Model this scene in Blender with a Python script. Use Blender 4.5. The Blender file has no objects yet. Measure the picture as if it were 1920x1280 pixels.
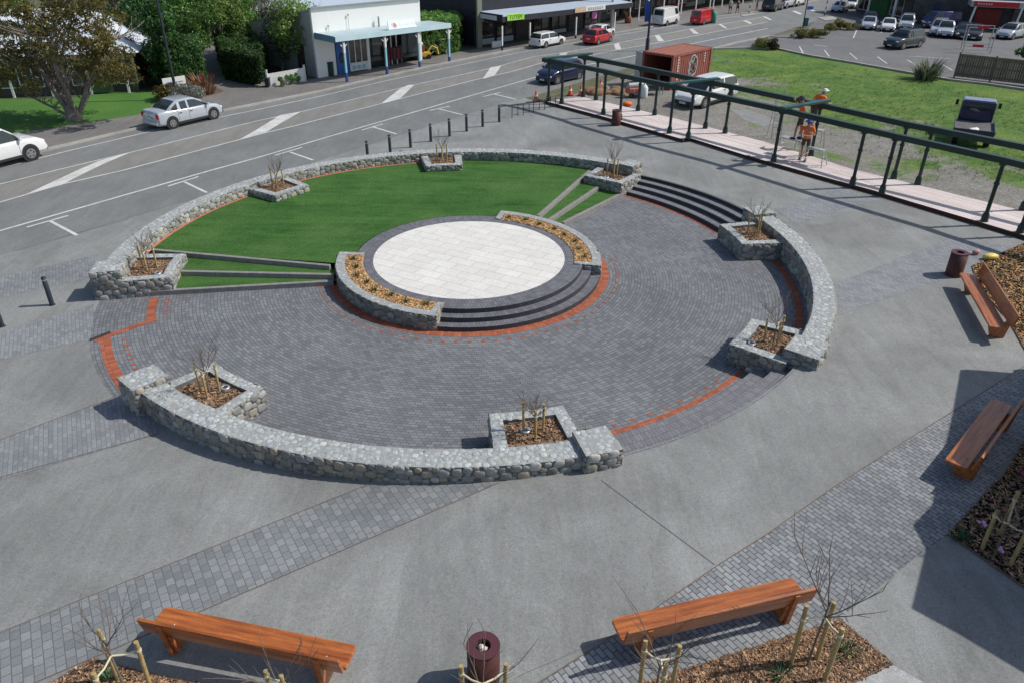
import bpy, bmesh, math, random
import numpy as np
from mathutils import Vector, Matrix, geometry
sc = bpy.context.scene
col = sc.collection
PI = math.pi
def R(d): return math.radians(d)
rnd = random.Random(7)

# ---------------------------------------------------------------- camera
FPX, PITCH, ROLL, HC = 1424., R(30.03), R(0.5), 11.0
cd = bpy.data.cameras.new('camera'); cam = bpy.data.objects.new('camera', cd); col.objects.link(cam)
cd.sensor_width = 36; cd.lens = FPX/1920*36; cd.clip_end = 3000; cd.clip_start = .1
cam.matrix_world = Matrix.Translation((0, 0, HC)) @ Matrix.Rotation(PI/2-PITCH, 4, 'X') @ Matrix.Rotation(ROLL, 4, 'Z')
sc.camera = cam
# ground: flat at 0 in the west, a gentle ramp, flat at .6 in the east
GX0, GX1, GH = -12.5, 9.0, .6
def G(x): return min(GH, max(0., GH*(x-GX0)/(GX1-GX0)))
def ray(px, py):
    X, Y = px-960, py-640
    X, Y = X*math.cos(ROLL)+Y*math.sin(ROLL), -X*math.sin(ROLL)+Y*math.cos(ROLL)
    a, b = X/FPX, -Y/FPX
    return a, math.cos(PITCH)+b*math.sin(PITCH), -math.sin(PITCH)+b*math.cos(PITCH)
def W(px, py, z=0.):
    dx, dy, dz = ray(px, py); t = (z-HC)/dz
    return Vector((dx*t, dy*t, z))
def gp(px, py, dz=0.):
    z = 0
    for _ in range(25):
        p = W(px, py, z+dz); z = G(p.x)
    return Vector((p.x, p.y, z))
def heading(p, q): return math.atan2(q.y-p.y, q.x-p.x)
def hgt(b, px, py):
    """height above ground of the point straight over b that is seen at row py"""
    lo, hi = 0., 14.
    for _ in range(40):
        m = (lo+hi)/2
        v = Vector((b.x, b.y, b.z+m-HC))
        d = v.y*math.cos(PITCH)-v.z*math.sin(PITCH); u = v.y*math.sin(PITCH)+v.z*math.cos(PITCH)
        X, Y = FPX*v.x/d, -FPX*u/d
        yy = 640+X*math.sin(ROLL)+Y*math.cos(ROLL)
        if yy > py: lo = m
        else: hi = m
    return (lo+hi)/2

# ---------------------------------------------------------------- mesh builder
_ICO = {}
def ico(n):
    if n not in _ICO:
        bm = bmesh.new(); bmesh.ops.create_icosphere(bm, subdivisions=n, radius=1)
        bm.verts.ensure_lookup_table()
        _ICO[n] = (np.array([v.co[:] for v in bm.verts]), [tuple(v.index for v in f.verts) for f in bm.faces]); bm.free()
    return _ICO[n]
class MB:
    def __init__(s): s.V = []; s.F = []; s.C = []; s.M = []; s.S = []
    def add(s, V, F, c=None, m=0, smooth=False):
        o = len(s.V); s.V += [tuple(v) for v in V]
        s.F += [tuple(i+o for i in f) for f in F]; n = len(F)
        s.C += [c or (1, 1, 1)]*n; s.M += [m]*n; s.S += [smooth]*n
        return s
    def box(s, c, d, rz=0, m=0, col_=None, rx=0, ry=0, taper=1.):
        x, y, z = d[0]/2, d[1]/2, d[2]/2
        M = Matrix.Translation(c) @ Matrix.Rotation(rz, 4, 'Z') @ Matrix.Rotation(ry, 4, 'Y') @ Matrix.Rotation(rx, 4, 'X')
        V = [M @ Vector((sx*x*(taper if sz > 0 else 1), sy*y*(taper if sz > 0 else 1), sz*z)) for sz in (-1, 1) for sy in (-1, 1) for sx in (-1, 1)]
        return s.add(V, [(0, 2, 3, 1), (4, 5, 7, 6), (0, 1, 5, 4), (2, 6, 7, 3), (0, 4, 6, 2), (1, 3, 7, 5)], col_, m)
    def beam(s, p, q, w, h, m=0, col_=None):
        p, q = Vector(p), Vector(q); t = (q-p).normalized()
        up = Vector((0, 0, 1)) if abs(t.z) < .95 else Vector((1, 0, 0))
        a = t.cross(up).normalized()*w/2; b = a.cross(t).normalized()*h/2
        V = [e+i*a+j*b for e in (p, q) for j in (-1, 1) for i in (-1, 1)]
        return s.add(V, [(0, 1, 3, 2), (4, 6, 7, 5), (0, 4, 5, 1), (2, 3, 7, 6), (0, 2, 6, 4), (1, 5, 7, 3)], col_, m)
    def tube(s, P, r, n=6, m=0, col_=None, cap=True, smooth=True):
        P = [Vector(p) for p in P]; k = len(P)
        rs = r if isinstance(r, (list, tuple)) else [r]*k
        V = []; prev = None
        for i, p in enumerate(P):
            t = (P[min(i+1, k-1)]-P[max(i-1, 0)]).normalized()
            if prev is None:
                u = Vector((1, 0, 0)) if abs(t.x) < .8 else Vector((0, 1, 0))
            else: u = prev
            a = (u-t*u.dot(t)).normalized(); b = t.cross(a); prev = a
            V += [p+(a*math.cos(2*PI*j/n)+b*math.sin(2*PI*j/n))*rs[i] for j in range(n)]
        F = [(i*n+j, i*n+(j+1) % n, (i+1)*n+(j+1) % n, (i+1)*n+j) for i in range(k-1) for j in range(n)]
        s.add(V, F, col_, m, smooth)
        if cap: s.add(V[:n], [tuple(range(n))[::-1]], col_, m); s.add(V[-n:], [tuple(range(n))], col_, m)
        return s
    def lathe(s, prof, c=(0, 0, 0), n=24, m=0, col_=None, smooth=True):
        V = []; c = Vector(c)
        for r, z in prof: V += [c+Vector((r*math.cos(2*PI*j/n), r*math.sin(2*PI*j/n), z)) for j in range(n)]
        F = [(i*n+j, i*n+(j+1) % n, (i+1)*n+(j+1) % n, (i+1)*n+j) for i in range(len(prof)-1) for j in range(n)]
        return s.add(V, F, col_, m, smooth)
    def prism(s, poly, z0, z1, m=0, col_=None):
        n = len(poly); A = sum(poly[i][0]*poly[(i+1) % n][1]-poly[(i+1) % n][0]*poly[i][1] for i in range(n))
        if A < 0: poly = list(poly)[::-1]
        V = [(p[0], p[1], z0) for p in poly]+[(p[0], p[1], z1) for p in poly]
        F = [tuple(range(n))[::-1], tuple(range(n, 2*n))]+[(i, (i+1) % n, (i+1) % n+n, i+n) for i in range(n)]
        return s.add(V, F, col_, m)
    def blob(s, c, d, n=1, rz=0, m=0, col_=None, jit=0, smooth=True):
        V, F = ico(n); c = np.array(c); V = V*(1+jit*(np.array([[rnd.uniform(-1, 1)] for _ in V])))*np.array(d)
        cz, sz = math.cos(rz), math.sin(rz)
        V = np.stack([V[:, 0]*cz-V[:, 1]*sz, V[:, 0]*sz+V[:, 1]*cz, V[:, 2]], 1)+c
        return s.add(V.tolist(), F, col_, m, smooth)
    def quad(s, a, b, c, d, m=0, col_=None): return s.add([a, b, c, d], [(0, 1, 2, 3)], col_, m)
    def build(s, name, mats, parent=None, loc=None, rz=0, bevel=0):
        me = bpy.data.meshes.new(name)
        me.from_pydata([tuple(map(float, v)) for v in s.V], [], s.F)
        if not isinstance(mats, (list, tuple)): mats = [mats]
        for m_ in mats: me.materials.append(m_)
        me.polygons.foreach_set('material_index', s.M); me.polygons.foreach_set('use_smooth', s.S)
        if any(c != (1, 1, 1) for c in s.C):
            at = me.attributes.new('tint', 'FLOAT_COLOR', 'FACE')
            at.data.foreach_set('color', np.array([(*c, 1.) for c in s.C], dtype=np.float32).ravel())
        me.validate(); me.update()
        o = bpy.data.objects.new(name, me); col.objects.link(o)
        if parent is not None: o.parent = parent
        if loc is not None: o.location = loc; o.rotation_euler.z = rz
        if bevel:
            b = o.modifiers.new('bevel', 'BEVEL'); b.width = bevel; b.segments = 2; b.limit_method = 'ANGLE'
        return o
def tag(o, label=None, cat=None, group=None, kind=None):
    if label: o['label'] = label
    if cat: o['category'] = cat
    if group: o['group'] = group
    if kind: o['kind'] = kind
    return o
def empty(name, loc=(0, 0, 0), rz=0, label=None, cat=None, group=None, s=1.):
    o = bpy.data.objects.new(name, None); col.objects.link(o); o.empty_display_size = .3
    o.location = loc; o.rotation_euler = (0, 0, rz); o.scale = (s, s, s)
    return tag(o, label, cat, group)
def copy_tree(o, parent=None):
    c = o.copy(); col.objects.link(c)
    if parent is not None: c.parent = parent
    for ch in [x for x in col.objects if x.parent == o]: copy_tree(ch, c)
    return c
def structure(o): o['kind'] = 'structure'; return o

# ---------------------------------------------------------------- materials
def newmat(name):
    m = bpy.data.materials.new(name); m.use_nodes = True
    nt = m.node_tree; b = nt.nodes['Principled BSDF']
    return m, nt, nt.nodes, nt.links, b
def N(nt, t, **kw):
    n = nt.nodes.new(t)
    for k, v in kw.items():
        if k.startswith('i_'):
            n.inputs[k[2:].replace('_', ' ')].default_value = v
        else: setattr(n, k, v)
    return n
def c4(c): return (c[0], c[1], c[2], 1)
def mixc(nt, f, a, b, mode='MIX'):
    n = nt.nodes.new('ShaderNodeMix'); n.data_type = 'RGBA'; n.blend_type = mode
    for s_, v in ((n.inputs[0], f), (n.inputs[6], a), (n.inputs[7], b)):
        if hasattr(v, 'is_output'): nt.links.new(v, s_)
        elif isinstance(v, (int, float)): s_.default_value = v
        else: s_.default_value = c4(v)
    return n.outputs[2]
def math_(nt, op, a, b=None, c=None):
    n = nt.nodes.new('ShaderNodeMath'); n.operation = op
    for i, v in enumerate((a, b, c)):
        if v is None: continue
        if hasattr(v, 'is_output'): nt.links.new(v, n.inputs[i])
        else: n.inputs[i].default_value = v
    return n.outputs[0]
def ramp(nt, f, p0, p1, c0=(0, 0, 0), c1=(1, 1, 1)):
    n = nt.nodes.new('ShaderNodeValToRGB'); e = n.color_ramp.elements
    e[0].position, e[1].position = p0, p1; e[0].color, e[1].color = c4(c0), c4(c1)
    nt.links.new(f, n.inputs[0]); return n.outputs[0]
def noise(nt, co, scale, detail=3, rough=.6, dist=0):
    n = nt.nodes.new('ShaderNodeTexNoise'); n.inputs['Scale'].default_value = scale
    n.inputs['Detail'].default_value = detail; n.inputs['Roughness'].default_value = rough; n.inputs['Distortion'].default_value = dist
    if co is not None: nt.links.new(co, n.inputs['Vector'])
    return n.outputs['Fac']
def coord(nt, scale=None, rot=None, kind='Object'):
    t = nt.nodes.new('ShaderNodeTexCoord'); o = t.outputs[kind]
    if scale or rot:
        mp = nt.nodes.new('ShaderNodeMapping')
        if scale: mp.inputs['Scale'].default_value = scale
        if rot: mp.inputs['Rotation'].default_value = rot
        nt.links.new(o, mp.inputs[0]); o = mp.outputs[0]
    return o
def bump(nt, b, h, strength=.3, dist=.02):
    n = nt.nodes.new('ShaderNodeBump'); n.inputs['Strength'].default_value = strength; n.inputs['Distance'].default_value = dist
    nt.links.new(h, n.inputs['Height']); nt.links.new(n.outputs[0], b.inputs['Normal'])
def surf(name, c, c2=None, scale=3., fine=0, rough=.8, bmp=0, metal=0, tint=False, stretch=None, coat=0, bdist=.01, spec=None):
    """a general weathered surface: two colours mixed by broad noise, fine grain and a light bump"""
    m, nt, ns, ln, b = newmat(name)
    co = coord(nt, stretch)
    f = ramp(nt, noise(nt, co, scale, 5, .62), .32, .68)
    cc = mixc(nt, f, c, c2 or tuple(x*.86 for x in c))
    if fine:
        g = noise(nt, co, fine, 2, .7)
        cc = mixc(nt, 1., cc, ramp(nt, g, .25, .75, (.68, .68, .68), (1.3, 1.3, 1.3)), 'MULTIPLY')
        if bmp: bump(nt, b, g, bmp, bdist)
    elif bmp: bump(nt, b, noise(nt, co, scale*6, 3, .6), bmp, bdist)
    if tint:
        a = nt.nodes.new('ShaderNodeAttribute'); a.attribute_name = 'tint'
        cc = mixc(nt, 1., cc, a.outputs['Color'], 'MULTIPLY')
    ln.new(cc, b.inputs['Base Color'])
    b.inputs['Roughness'].default_value = rough; b.inputs['Metallic'].default_value = metal
    if coat: b.inputs['Coat Weight'].default_value = coat
    if spec is not None: b.inputs['Specular IOR Level'].default_value = spec
    return m
def paint(name, c, rough=.25, coat=.6, metal=0): return surf(name, c, tuple(x*.93 for x in c), 1.5, 0, rough, 0, metal, coat=coat)
def bricks(name, c1, c2, mortar, bw, bh, polar=None, rot=0, msize=.006, rough=.85, speck=None, offset=.5, grime=.25, gs=.35):
    """unit paving; polar=(cx,cy) lays the courses in rings round that centre"""
    m, nt, ns, ln, b = newmat(name)
    t = nt.nodes.new('ShaderNodeTexCoord'); obj_ = t.outputs['Object']
    if polar:
        sp = nt.nodes.new('ShaderNodeSeparateXYZ'); ln.new(obj_, sp.inputs[0])
        x = math_(nt, 'SUBTRACT', sp.outputs[0], polar[0]); y = math_(nt, 'SUBTRACT', sp.outputs[1], polar[1])
        r = math_(nt, 'SQRT', math_(nt, 'ADD', math_(nt, 'MULTIPLY', x, x), math_(nt, 'MULTIPLY', y, y)))
        a = math_(nt, 'ARCTAN2', y, x)
        rr = math_(nt, 'MULTIPLY', math_(nt, 'ADD', math_(nt, 'FLOOR', math_(nt, 'DIVIDE', r, bh)), .5), bh)
        u = math_(nt, 'MULTIPLY', a, rr)
        cb = nt.nodes.new('ShaderNodeCombineXYZ'); ln.new(u, cb.inputs[0]); ln.new(r, cb.inputs[1]); co = cb.outputs[0]
    else:
        mp = nt.nodes.new('ShaderNodeMapping'); mp.inputs['Rotation'].default_value = (0, 0, rot); ln.new(obj_, mp.inputs[0]); co = mp.outputs[0]
    br = nt.nodes.new('ShaderNodeTexBrick'); ln.new(co, br.inputs['Vector'])
    br.inputs['Scale'].default_value = 1; br.inputs['Brick Width'].default_value = bw; br.inputs['Row Height'].default_value = bh
    br.inputs['Mortar Size'].default_value = msize; br.inputs['Mortar Smooth'].default_value = .4; br.inputs['Bias'].default_value = 0
    br.offset = offset
    br.inputs['Color1'].default_value = c4(c1); br.inputs['Color2'].default_value = c4(c2); br.inputs['Mortar'].default_value = c4(mortar)
    f = ramp(nt, noise(nt, obj_, gs, 6, .65), .3, .7, (1-grime,)*3, (1+grime*.7,)*3)
    cc = mixc(nt, 1., br.outputs['Color'], f, 'MULTIPLY')
    g = noise(nt, obj_, 45, 2, .7)
    cc = mixc(nt, 1., cc, ramp(nt, g, .25, .75, (.8, .8, .8), (1.2, 1.2, 1.2)), 'MULTIPLY')
    if speck:
        n1 = noise(nt, obj_, .9, 8, .7)
        cc = mixc(nt, ramp(nt, n1, .56, .72), cc, speck)
    ln.new(cc, b.inputs['Base Color']); b.inputs['Roughness'].default_value = rough
    bump(nt, b, math_(nt, 'SUBTRACT', 1., br.outputs['Fac']), .5, .006)
    return m

CX, CY = -1.49, 24.07
M = {}
def concrete(name, c, mottled=.22, grain=1.):
    m, nt, ns, ln, b = newmat(name)
    co = coord(nt)
    f1 = ramp(nt, noise(nt, co, .32, 7, .62, .6), .3, .72, (1-mottled,)*3, (1+mottled*.8, 1+mottled*.8, 1+mottled*.85))
    f2 = ramp(nt, noise(nt, coord(nt, (1, .2, 1), (0, 0, R(-35))), 2.2, 8, .78, .9), .34, .7, (.88, .88, .87), (1.15, 1.15, 1.16)); f7 = ramp(nt, noise(nt, co, 13, 5, .85), .3, .7, (.87, .87, .87), (1.13, 1.13, 1.13))
    f3 = ramp(nt, noise(nt, co, 55, 2, .8), .3, .7, (1-.24*grain,)*3, (1+.24*grain,)*3)
    vo = nt.nodes.new('ShaderNodeTexVoronoi'); vo.inputs['Scale'].default_value = 38; ln.new(co, vo.inputs['Vector'])
    hs = nt.nodes.new('ShaderNodeHueSaturation'); hs.inputs['Saturation'].default_value = .25; ln.new(vo.outputs['Color'], hs.inputs['Color']); f4 = mixc(nt, .3*grain, (1, 1, 1), hs.outputs['Color'])
    f5 = ramp(nt, noise(nt, co, 2.6, 6, .75, 1.2), .62, .7, (1, 1, 1), (.86, .86, .85)); f6 = ramp(nt, noise(nt, coord(nt, (1.0, 1.0, 1), (0, 0, 1)), 1.1, 8, .8, .8), .6, .68, (1, 1, 1), (1.1, 1.1, 1.12))
    cc = mixc(nt, 1., c, f1, 'MULTIPLY'); cc = mixc(nt, 1., cc, f5, 'MULTIPLY'); cc = mixc(nt, 1., cc, f7, 'MULTIPLY'); cc = mixc(nt, 1., cc, f6, 'MULTIPLY'); cc = mixc(nt, 1., cc, f2, 'MULTIPLY'); cc = mixc(nt, 1., cc, f3, 'MULTIPLY'); cc = mixc(nt, 1., cc, f4, 'MULTIPLY')
    ln.new(cc, b.inputs['Base Color']); b.inputs['Roughness'].default_value = .88
    bump(nt, b, noise(nt, co, 60, 2, .8), .25, .004)
    return m
M['plaza'] = concrete('exposed_aggregate', (.282, .29, .279), .27)
M['plaza_light'] = concrete('pale_concrete', (.46, .465, .455), .15)
M['asphalt'] = concrete('road_asphalt', (.218, .226, .222), .14, .9)
M['asphalt_mid'] = concrete('median_asphalt', (.25, .248, .228), .12, .8)
M['asphalt_dark'] = concrete('lot_asphalt', (.175, .175, .178), .15, .8)
M['footpath'] = concrete('footpath_asphalt', (.21, .2, .19), .2, .8)
M['kerb'] = concrete('kerb_concrete', (.42, .41, .37), .2)
M['line'] = surf('road_paint', (.74, .74, .72), (.52, .52, .5), 1.2, 30, .7)
M['ring_pavers'] = bricks('ring_pavers', (.15, .157, .168), (.228, .236, .252), (.088, .092, .1), .2, .105, (CX, CY), msize=.009, grime=.2)
M['deck_pavers'] = bricks('stage_pavers', (.125, .127, .145), (.19, .193, .215), (.065, .066, .072), .105, .21, (CX, CY), msize=.006, grime=.12)
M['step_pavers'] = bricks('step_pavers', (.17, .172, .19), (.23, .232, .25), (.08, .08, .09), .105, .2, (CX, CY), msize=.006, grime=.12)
M['orange'] = bricks('orange_bricks', (.3, .075, .036), (.47, .135, .065), (.2, .1, .06), .105, .23, (CX, CY), msize=.008, grime=.15)
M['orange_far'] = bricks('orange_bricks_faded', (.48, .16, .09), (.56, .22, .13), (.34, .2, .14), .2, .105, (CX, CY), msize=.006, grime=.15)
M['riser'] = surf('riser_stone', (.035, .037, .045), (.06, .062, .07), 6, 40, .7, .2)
M['mulch'] = surf('bark_mulch', (.4, .27, .17), (.2, .13, .085), 9, 28, .95, 1., tint=True, bdist=.05)
M['gold'] = surf('golden_bark', (.74, .49, .24), (.5, .3, .13), 12, 25, .95, 1., tint=True, bdist=.05)
M['stone'] = surf('river_stone', (.36, .36, .34), (.25, .25, .24), 7, 30, .75, .35, tint=True)
M['mortar'] = surf('wall_mortar', (.2, .2, .195), (.13, .13, .125), 6, 40, .95, .4)
M['cap'] = surf('cap_stone', (.5, .52, .515), (.36, .385, .385), 5, 35, .8, .3, tint=True)
M['capmortar'] = surf('cap_mortar', (.38, .395, .39), (.29, .305, .3), 5, 35, .9, .3)
M['seatwood'] = surf('stained_timber', (.56, .185, .045), (.24, .06, .015), 1.9, 34, .38, .12, stretch=(.6, 7, 7), coat=.35)
M['corten'] = surf('rusted_steel', (.105, .028, .022), (.06, .018, .014), 4, 25, .6, .15)
M['stake'] = surf('pale_stake_timber', (.5, .38, .17), (.36, .25, .1), 8, 40, .8, .1)
M['tie'] = surf('cream_webbing', (.72, .66, .46), None, 10, 0, .8)
M['twig'] = surf('young_bark', (.13, .1, .085), (.2, .16, .13), 20, 0, .8)
M['bark'] = surf('grey_bark', (.34, .3, .26), (.17, .145, .12), 6, 30, .9, .6, bdist=.03)
M['leaf'] = surf('leaves', (1, 1, 1), (.8, .8, .8), 3, 0, .55, tint=True)
_n = M['leaf'].node_tree; _b = _n.nodes['Principled BSDF']; _t = _n.nodes.new('ShaderNodeBsdfTranslucent'); _x = _n.nodes.new('ShaderNodeMixShader'); _x.inputs[0].default_value = .35
_n.links.new(_b.inputs['Base Color'].links[0].from_socket, _t.inputs[0]); _n.links.new(_b.outputs[0], _x.inputs[1]); _n.links.new(_t.outputs[0], _x.inputs[2]); _n.links.new(_x.outputs[0], _n.nodes['Material Output'].inputs[0])
M['black'] = surf('black_steel', (.02, .024, .03), None, 3, 0, .4)
M['bollard'] = surf('bollard_powdercoat', (.022, .03, .042), (.03, .04, .055), 3, 0, .45)
M['green'] = surf('dark_green_paint', (.008, .026, .024), (.012, .035, .032), 3, 0, .35)
M['green_l'] = surf('fascia_green_paint', (.018, .085, .075), (.03, .1, .09), 3, 0, .4)
M['steel'] = surf('galvanised_steel', (.55, .56, .57), (.42, .43, .44), 8, 0, .4, metal=.6)
M['white'] = surf('white_weatherboard', (.82, .83, .8), (.76, .77, .74), 1.5, 0, .6)
M['rubber'] = surf('tyre_rubber', (.018, .018, .019), None, 8, 0, .8)
M['rim'] = surf('wheel_alloy', (.5, .5, .51), None, 8, 0, .3, metal=.8)
M['glass'] = surf('dark_glass', (.02, .03, .035), (.03, .045, .05), 1, 0, .06, spec=.8)
M['shopglass'] = surf('shop_glass', (.012, .014, .016), (.12, .1, .085), 1.7, 5, .08, spec=.8)  # dim interior and reflections are mottled into the pane colour
M['hl'] = surf('lamp_lens', (.75, .77, .8), None, 8, 0, .1)
M['tail'] = surf('tail_lens', (.5, .01, .01), None, 8, 0, .15)
M['plate'] = surf('number_plate', (.7, .7, .68), None, 8, 0, .4)
M['trim'] = surf('dark_plastic', (.03, .031, .034), None, 8, 0, .6)
M['grit'] = surf('soil', (.1, .07, .045), (.16, .11, .07), 3, 20, .95, .5)
# ================================================================ ground sheets
def drape(bm, dz, zf=None):
    if len(bm.faces) < 400:
        for k in range(2):
            lo = min(v.co[k] for v in bm.verts); hi = max(v.co[k] for v in bm.verts)
            if hi-lo > 12:
                for i in range(1, int((hi-lo)/6)):
                    q = [0, 0, 0]; q[k] = math.ceil(lo/6)*6+6*(i-1)+.37; nn_ = [0, 0, 0]; nn_[k] = 1
                    bmesh.ops.bisect_plane(bm, geom=bm.verts[:]+bm.edges[:]+bm.faces[:], plane_co=q, plane_no=nn_, dist=1e-5)
    for x in (GX0, GX1):
        bmesh.ops.bisect_plane(bm, geom=bm.verts[:]+bm.edges[:]+bm.faces[:], plane_co=(x, 0, 0), plane_no=(1, 0, 0), dist=1e-5)
    for v in bm.verts: v.co.z = (zf(v.co.x, v.co.y) if zf else G(v.co.x))+dz+rnd.uniform(-.0004, .0004)
def bm_obj(bm, name, m, kind='structure', parent=None):
    bm.normal_update()
    for f in bm.faces:
        if f.normal.z < 0: f.normal_flip()
    me = bpy.data.meshes.new(name); bm.to_mesh(me); bm.free(); me.materials.append(m)
    o = bpy.data.objects.new(name, me); col.objects.link(o)
    if kind: o['kind'] = kind
    if parent: o.parent = parent
    return o
def addpoly(bm, P):
    vs = [bm.verts.new((p[0], p[1], 0)) for p in P]
    for t in geometry.tessellate_polygon([[Vector((p[0], p[1], 0)) for p in P]]):
        try: bm.faces.new([vs[i] for i in t])
        except ValueError: pass
def sheet(name, P, dz, m, kind='structure', parent=None):
    bm = bmesh.new()
    for p in (P if isinstance(P[0], (list, tuple)) and not isinstance(P[0], Vector) and isinstance(P[0][0], (Vector, tuple, list)) else [P]): addpoly(bm, p)
    drape(bm, dz); return bm_obj(bm, name, m, kind, parent)
def px(*L): return [gp(*p) for p in L]
def polar(bm, r0, r1, a0, a1, rings=None, step=1.):
    n = max(2, int(abs(a1-a0)/step)); rs = rings or [r0, r1]
    g = []
    for i in range(n+1):
        a = a0+(a1-a0)*i/n
        rr = [r0(a) if callable(r0) else r0]+list(rs[1:])
        g.append([bm.verts.new((CX+r*math.cos(R(a)), CY+r*math.sin(R(a)), 0)) for r in rr])
    for i in range(n):
        for j in range(len(rs)-1): bm.faces.new((g[i][j], g[i][j+1], g[i+1][j+1], g[i+1][j]))
def arc_sheet(name, r0, r1, a0, a1, z, m, kind='structure', parent=None):
    bm = bmesh.new(); polar(bm, r0, r1, a0, a1, [r0, r1], 1.5)
    for v in bm.verts: v.co.z = z(v.co.x) if callable(z) else z
    return bm_obj(bm, name, m, kind, parent)
def P3(r, a, z=0.): return Vector((CX+r*math.cos(R(a)), CY+r*math.sin(R(a)), z))

A_BW = (52.5, 193.); A_FW = (-134., -70.6); A_RW = (-38.3, 20.2)     # the three outer wall arcs
def inner_r(a):
    a = (a+180) % 360-180
    if A_FW[0]+2 < a < A_FW[1]-2 or A_RW[0]+2 < a < A_RW[1]-2 or a > A_BW[0]+2 or a < -169: return 11.42
    if a < A_FW[0]+3: return 11.85
    return 11.42
bm = bmesh.new(); rings = [11.42, 12.3, 14, 18, 25, 40, 70, 130, 300, 1200]
polar(bm, inner_r, 0, 0, 360, rings, 1.); bmesh.ops.remove_doubles(bm, verts=bm.verts[:], dist=1e-5)
drape(bm, 0); ground = bm_obj(bm, 'ground', surf('distant_ground', (.07, .11, .03), (.16, .13, .09), .06, 3, .95))
# plaza paving of exposed aggregate, clipped by the road side and the deck
RE0, RE1 = gp(25, 472), gp(890, 210)
DF0, DF1 = gp(1022, 195), gp(1920, 452)
bm = bmesh.new(); polar(bm, inner_r, 0, 0, 360, [11.42, 12.3, 14, 18, 25, 36, 60], 1.)
bmesh.ops.remove_doubles(bm, verts=bm.verts[:], dist=1e-5)
for a, b in ((RE0, RE1), (DF0, DF1)):
    n = Vector((-(b.y-a.y), b.x-a.x, 0)).normalized()
    bmesh.ops.bisect_plane(bm, geom=bm.verts[:]+bm.edges[:]+bm.faces[:], plane_co=a, plane_no=n, clear_outer=True, dist=1e-5)
drape(bm, .004); bm_obj(bm, 'plaza_paving', M['plaza'])
# road
def ext(a, b, t): return a+(b-a)*t
KF = px((0, 303), (95, 281), (270, 240), (410, 211), (480, 197), (605, 172), (655, 160), (787, 130), (850, 117), (960, 95), (1010, 88), (1100, 73), (1230, 50), (1350, 32), (1440, 20), (1500, 8))
DLt = (gp(0, 303)-gp(95, 281)).normalized(); DRt = (gp(1500, 8)-gp(1440, 20)).normalized()
def lx(P): q = P[0]+DLt*30; q.z = 0; return [q]+list(P)
def rx_(P, d=90): q = P[-1]+DRt*d; q.z = 0; return list(P)+[q]
KF = rx_(lx(KF))
KN = rx_(lx([RE0, RE1]+px((1010, 178), (1200, 122), (1335, 93), (1440, 69), (1530, 40))))
sheet('road', KF+KN[::-1], .004, M['asphalt'])
def band(A, B): return list(A)+list(B)[::-1]
def strip(P, w, off=0.):
    """ribbon of width w along a polyline"""
    L, Rr = [], []
    for i, p in enumerate(P):
        a, b = P[max(i-1, 0)], P[min(i+1, len(P)-1)]
        t = (b-a); t.z = 0; t.normalize(); n = Vector((-t.y, t.x, 0))
        L.append(p+n*(off+w/2)); Rr.append(p+n*(off-w/2))
    return L+Rr[::-1]
MN = px((0, 380), (117, 346), (232, 320), (497, 250), (750, 186), (905, 147), (960, 135), (1022, 117), (1105, 105), (1155, 95), (1245, 79), (1390, 51), (1440, 42))
MF = px((0, 346), (105, 320), (247, 286), (480, 228), (565, 210), (775, 160), (920, 129), (1000, 107), (1060, 99), (1160, 81), (1232, 67), (1295, 55), (1350, 46), (1395, 39), (1432, 32))
sheet('median_strip', band(lx(MN), lx(MF)), .008, M['asphalt_mid'])
EL = px((0, 316), (135, 282), (300, 243), (480, 207), (720, 153), (960, 102), (1180, 63), (1290, 44), (1440, 23))
PL = px((0, 433.5), (393, 321), (620, 256), (960, 158), (1060, 130), (1180, 107), (1330, 76), (1440, 54))
def chev(*L): return px(*L)
lines = [strip(lx(MN), .11), strip(lx(MF), .09), strip(lx(EL), .1), strip(lx(PL), .13)]
tb = [((50, 427), (128, 405), (94, 415), (145, 442)), ((315, 350), (372, 332), (346, 342), (388, 362)), ((516, 292), (567, 277), (544, 286), (587, 301)),
      ((678, 245), (718, 233), (700, 239), (743, 252)), ((806, 208), (843, 200), (823, 205), (867, 216)), ((906, 182), (938, 174), (925, 177), (968, 187))]
for a, b, c, d in tb: lines += [strip(px(a, b), .12), strip(px(c, d), .13)]
ln2 = [chev((45, 367), (150, 318), (185, 303), (247, 286), (195, 308), (160, 325), (115, 348)), chev((450, 262), (480, 245), (525, 217), (565, 210), (530, 230), (497, 250)),
       chev((715, 195), (750, 167), (767, 160), (777, 160), (750, 186)), chev((905, 149), (920, 127), (940, 124), (927, 143)), chev((1045, 111), (1049, 101), (1064, 99), (1060, 109)),
       chev((1151, 84), (1160, 81), (1165, 93), (1154, 94)), chev((1227, 67), (1236, 67), (1245, 78), (1234, 78)), chev((1292, 55), (1299, 55), (1311, 64), (1301, 64)),
       chev((1346, 46), (1352, 46), (1364, 54), (1359, 54)), chev((1392, 39), (1399, 39), (1411, 44), (1406, 46)), chev((1429, 32), (1436, 32), (1448, 38), (1443, 38)),
       chev((1485, 22), (1491, 21), (1505, 27), (1499, 28)), chev((1512, 16), (1518, 16), (1530, 22), (1524, 23))]
mk = [('road_line', l, .012) for l in lines]+[('hatch_bar', l, .016) for l in ln2]
bm = bmesh.new()
for n_, l, dz in mk:
    b2 = bmesh.new(); addpoly(b2, l); drape(b2, dz); me = bpy.data.meshes.new('t'); b2.to_mesh(me); b2.free(); bm.from_mesh(me); bpy.data.meshes.remove(me)
bm_obj(bm, 'road_markings', M['line'])
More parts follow.
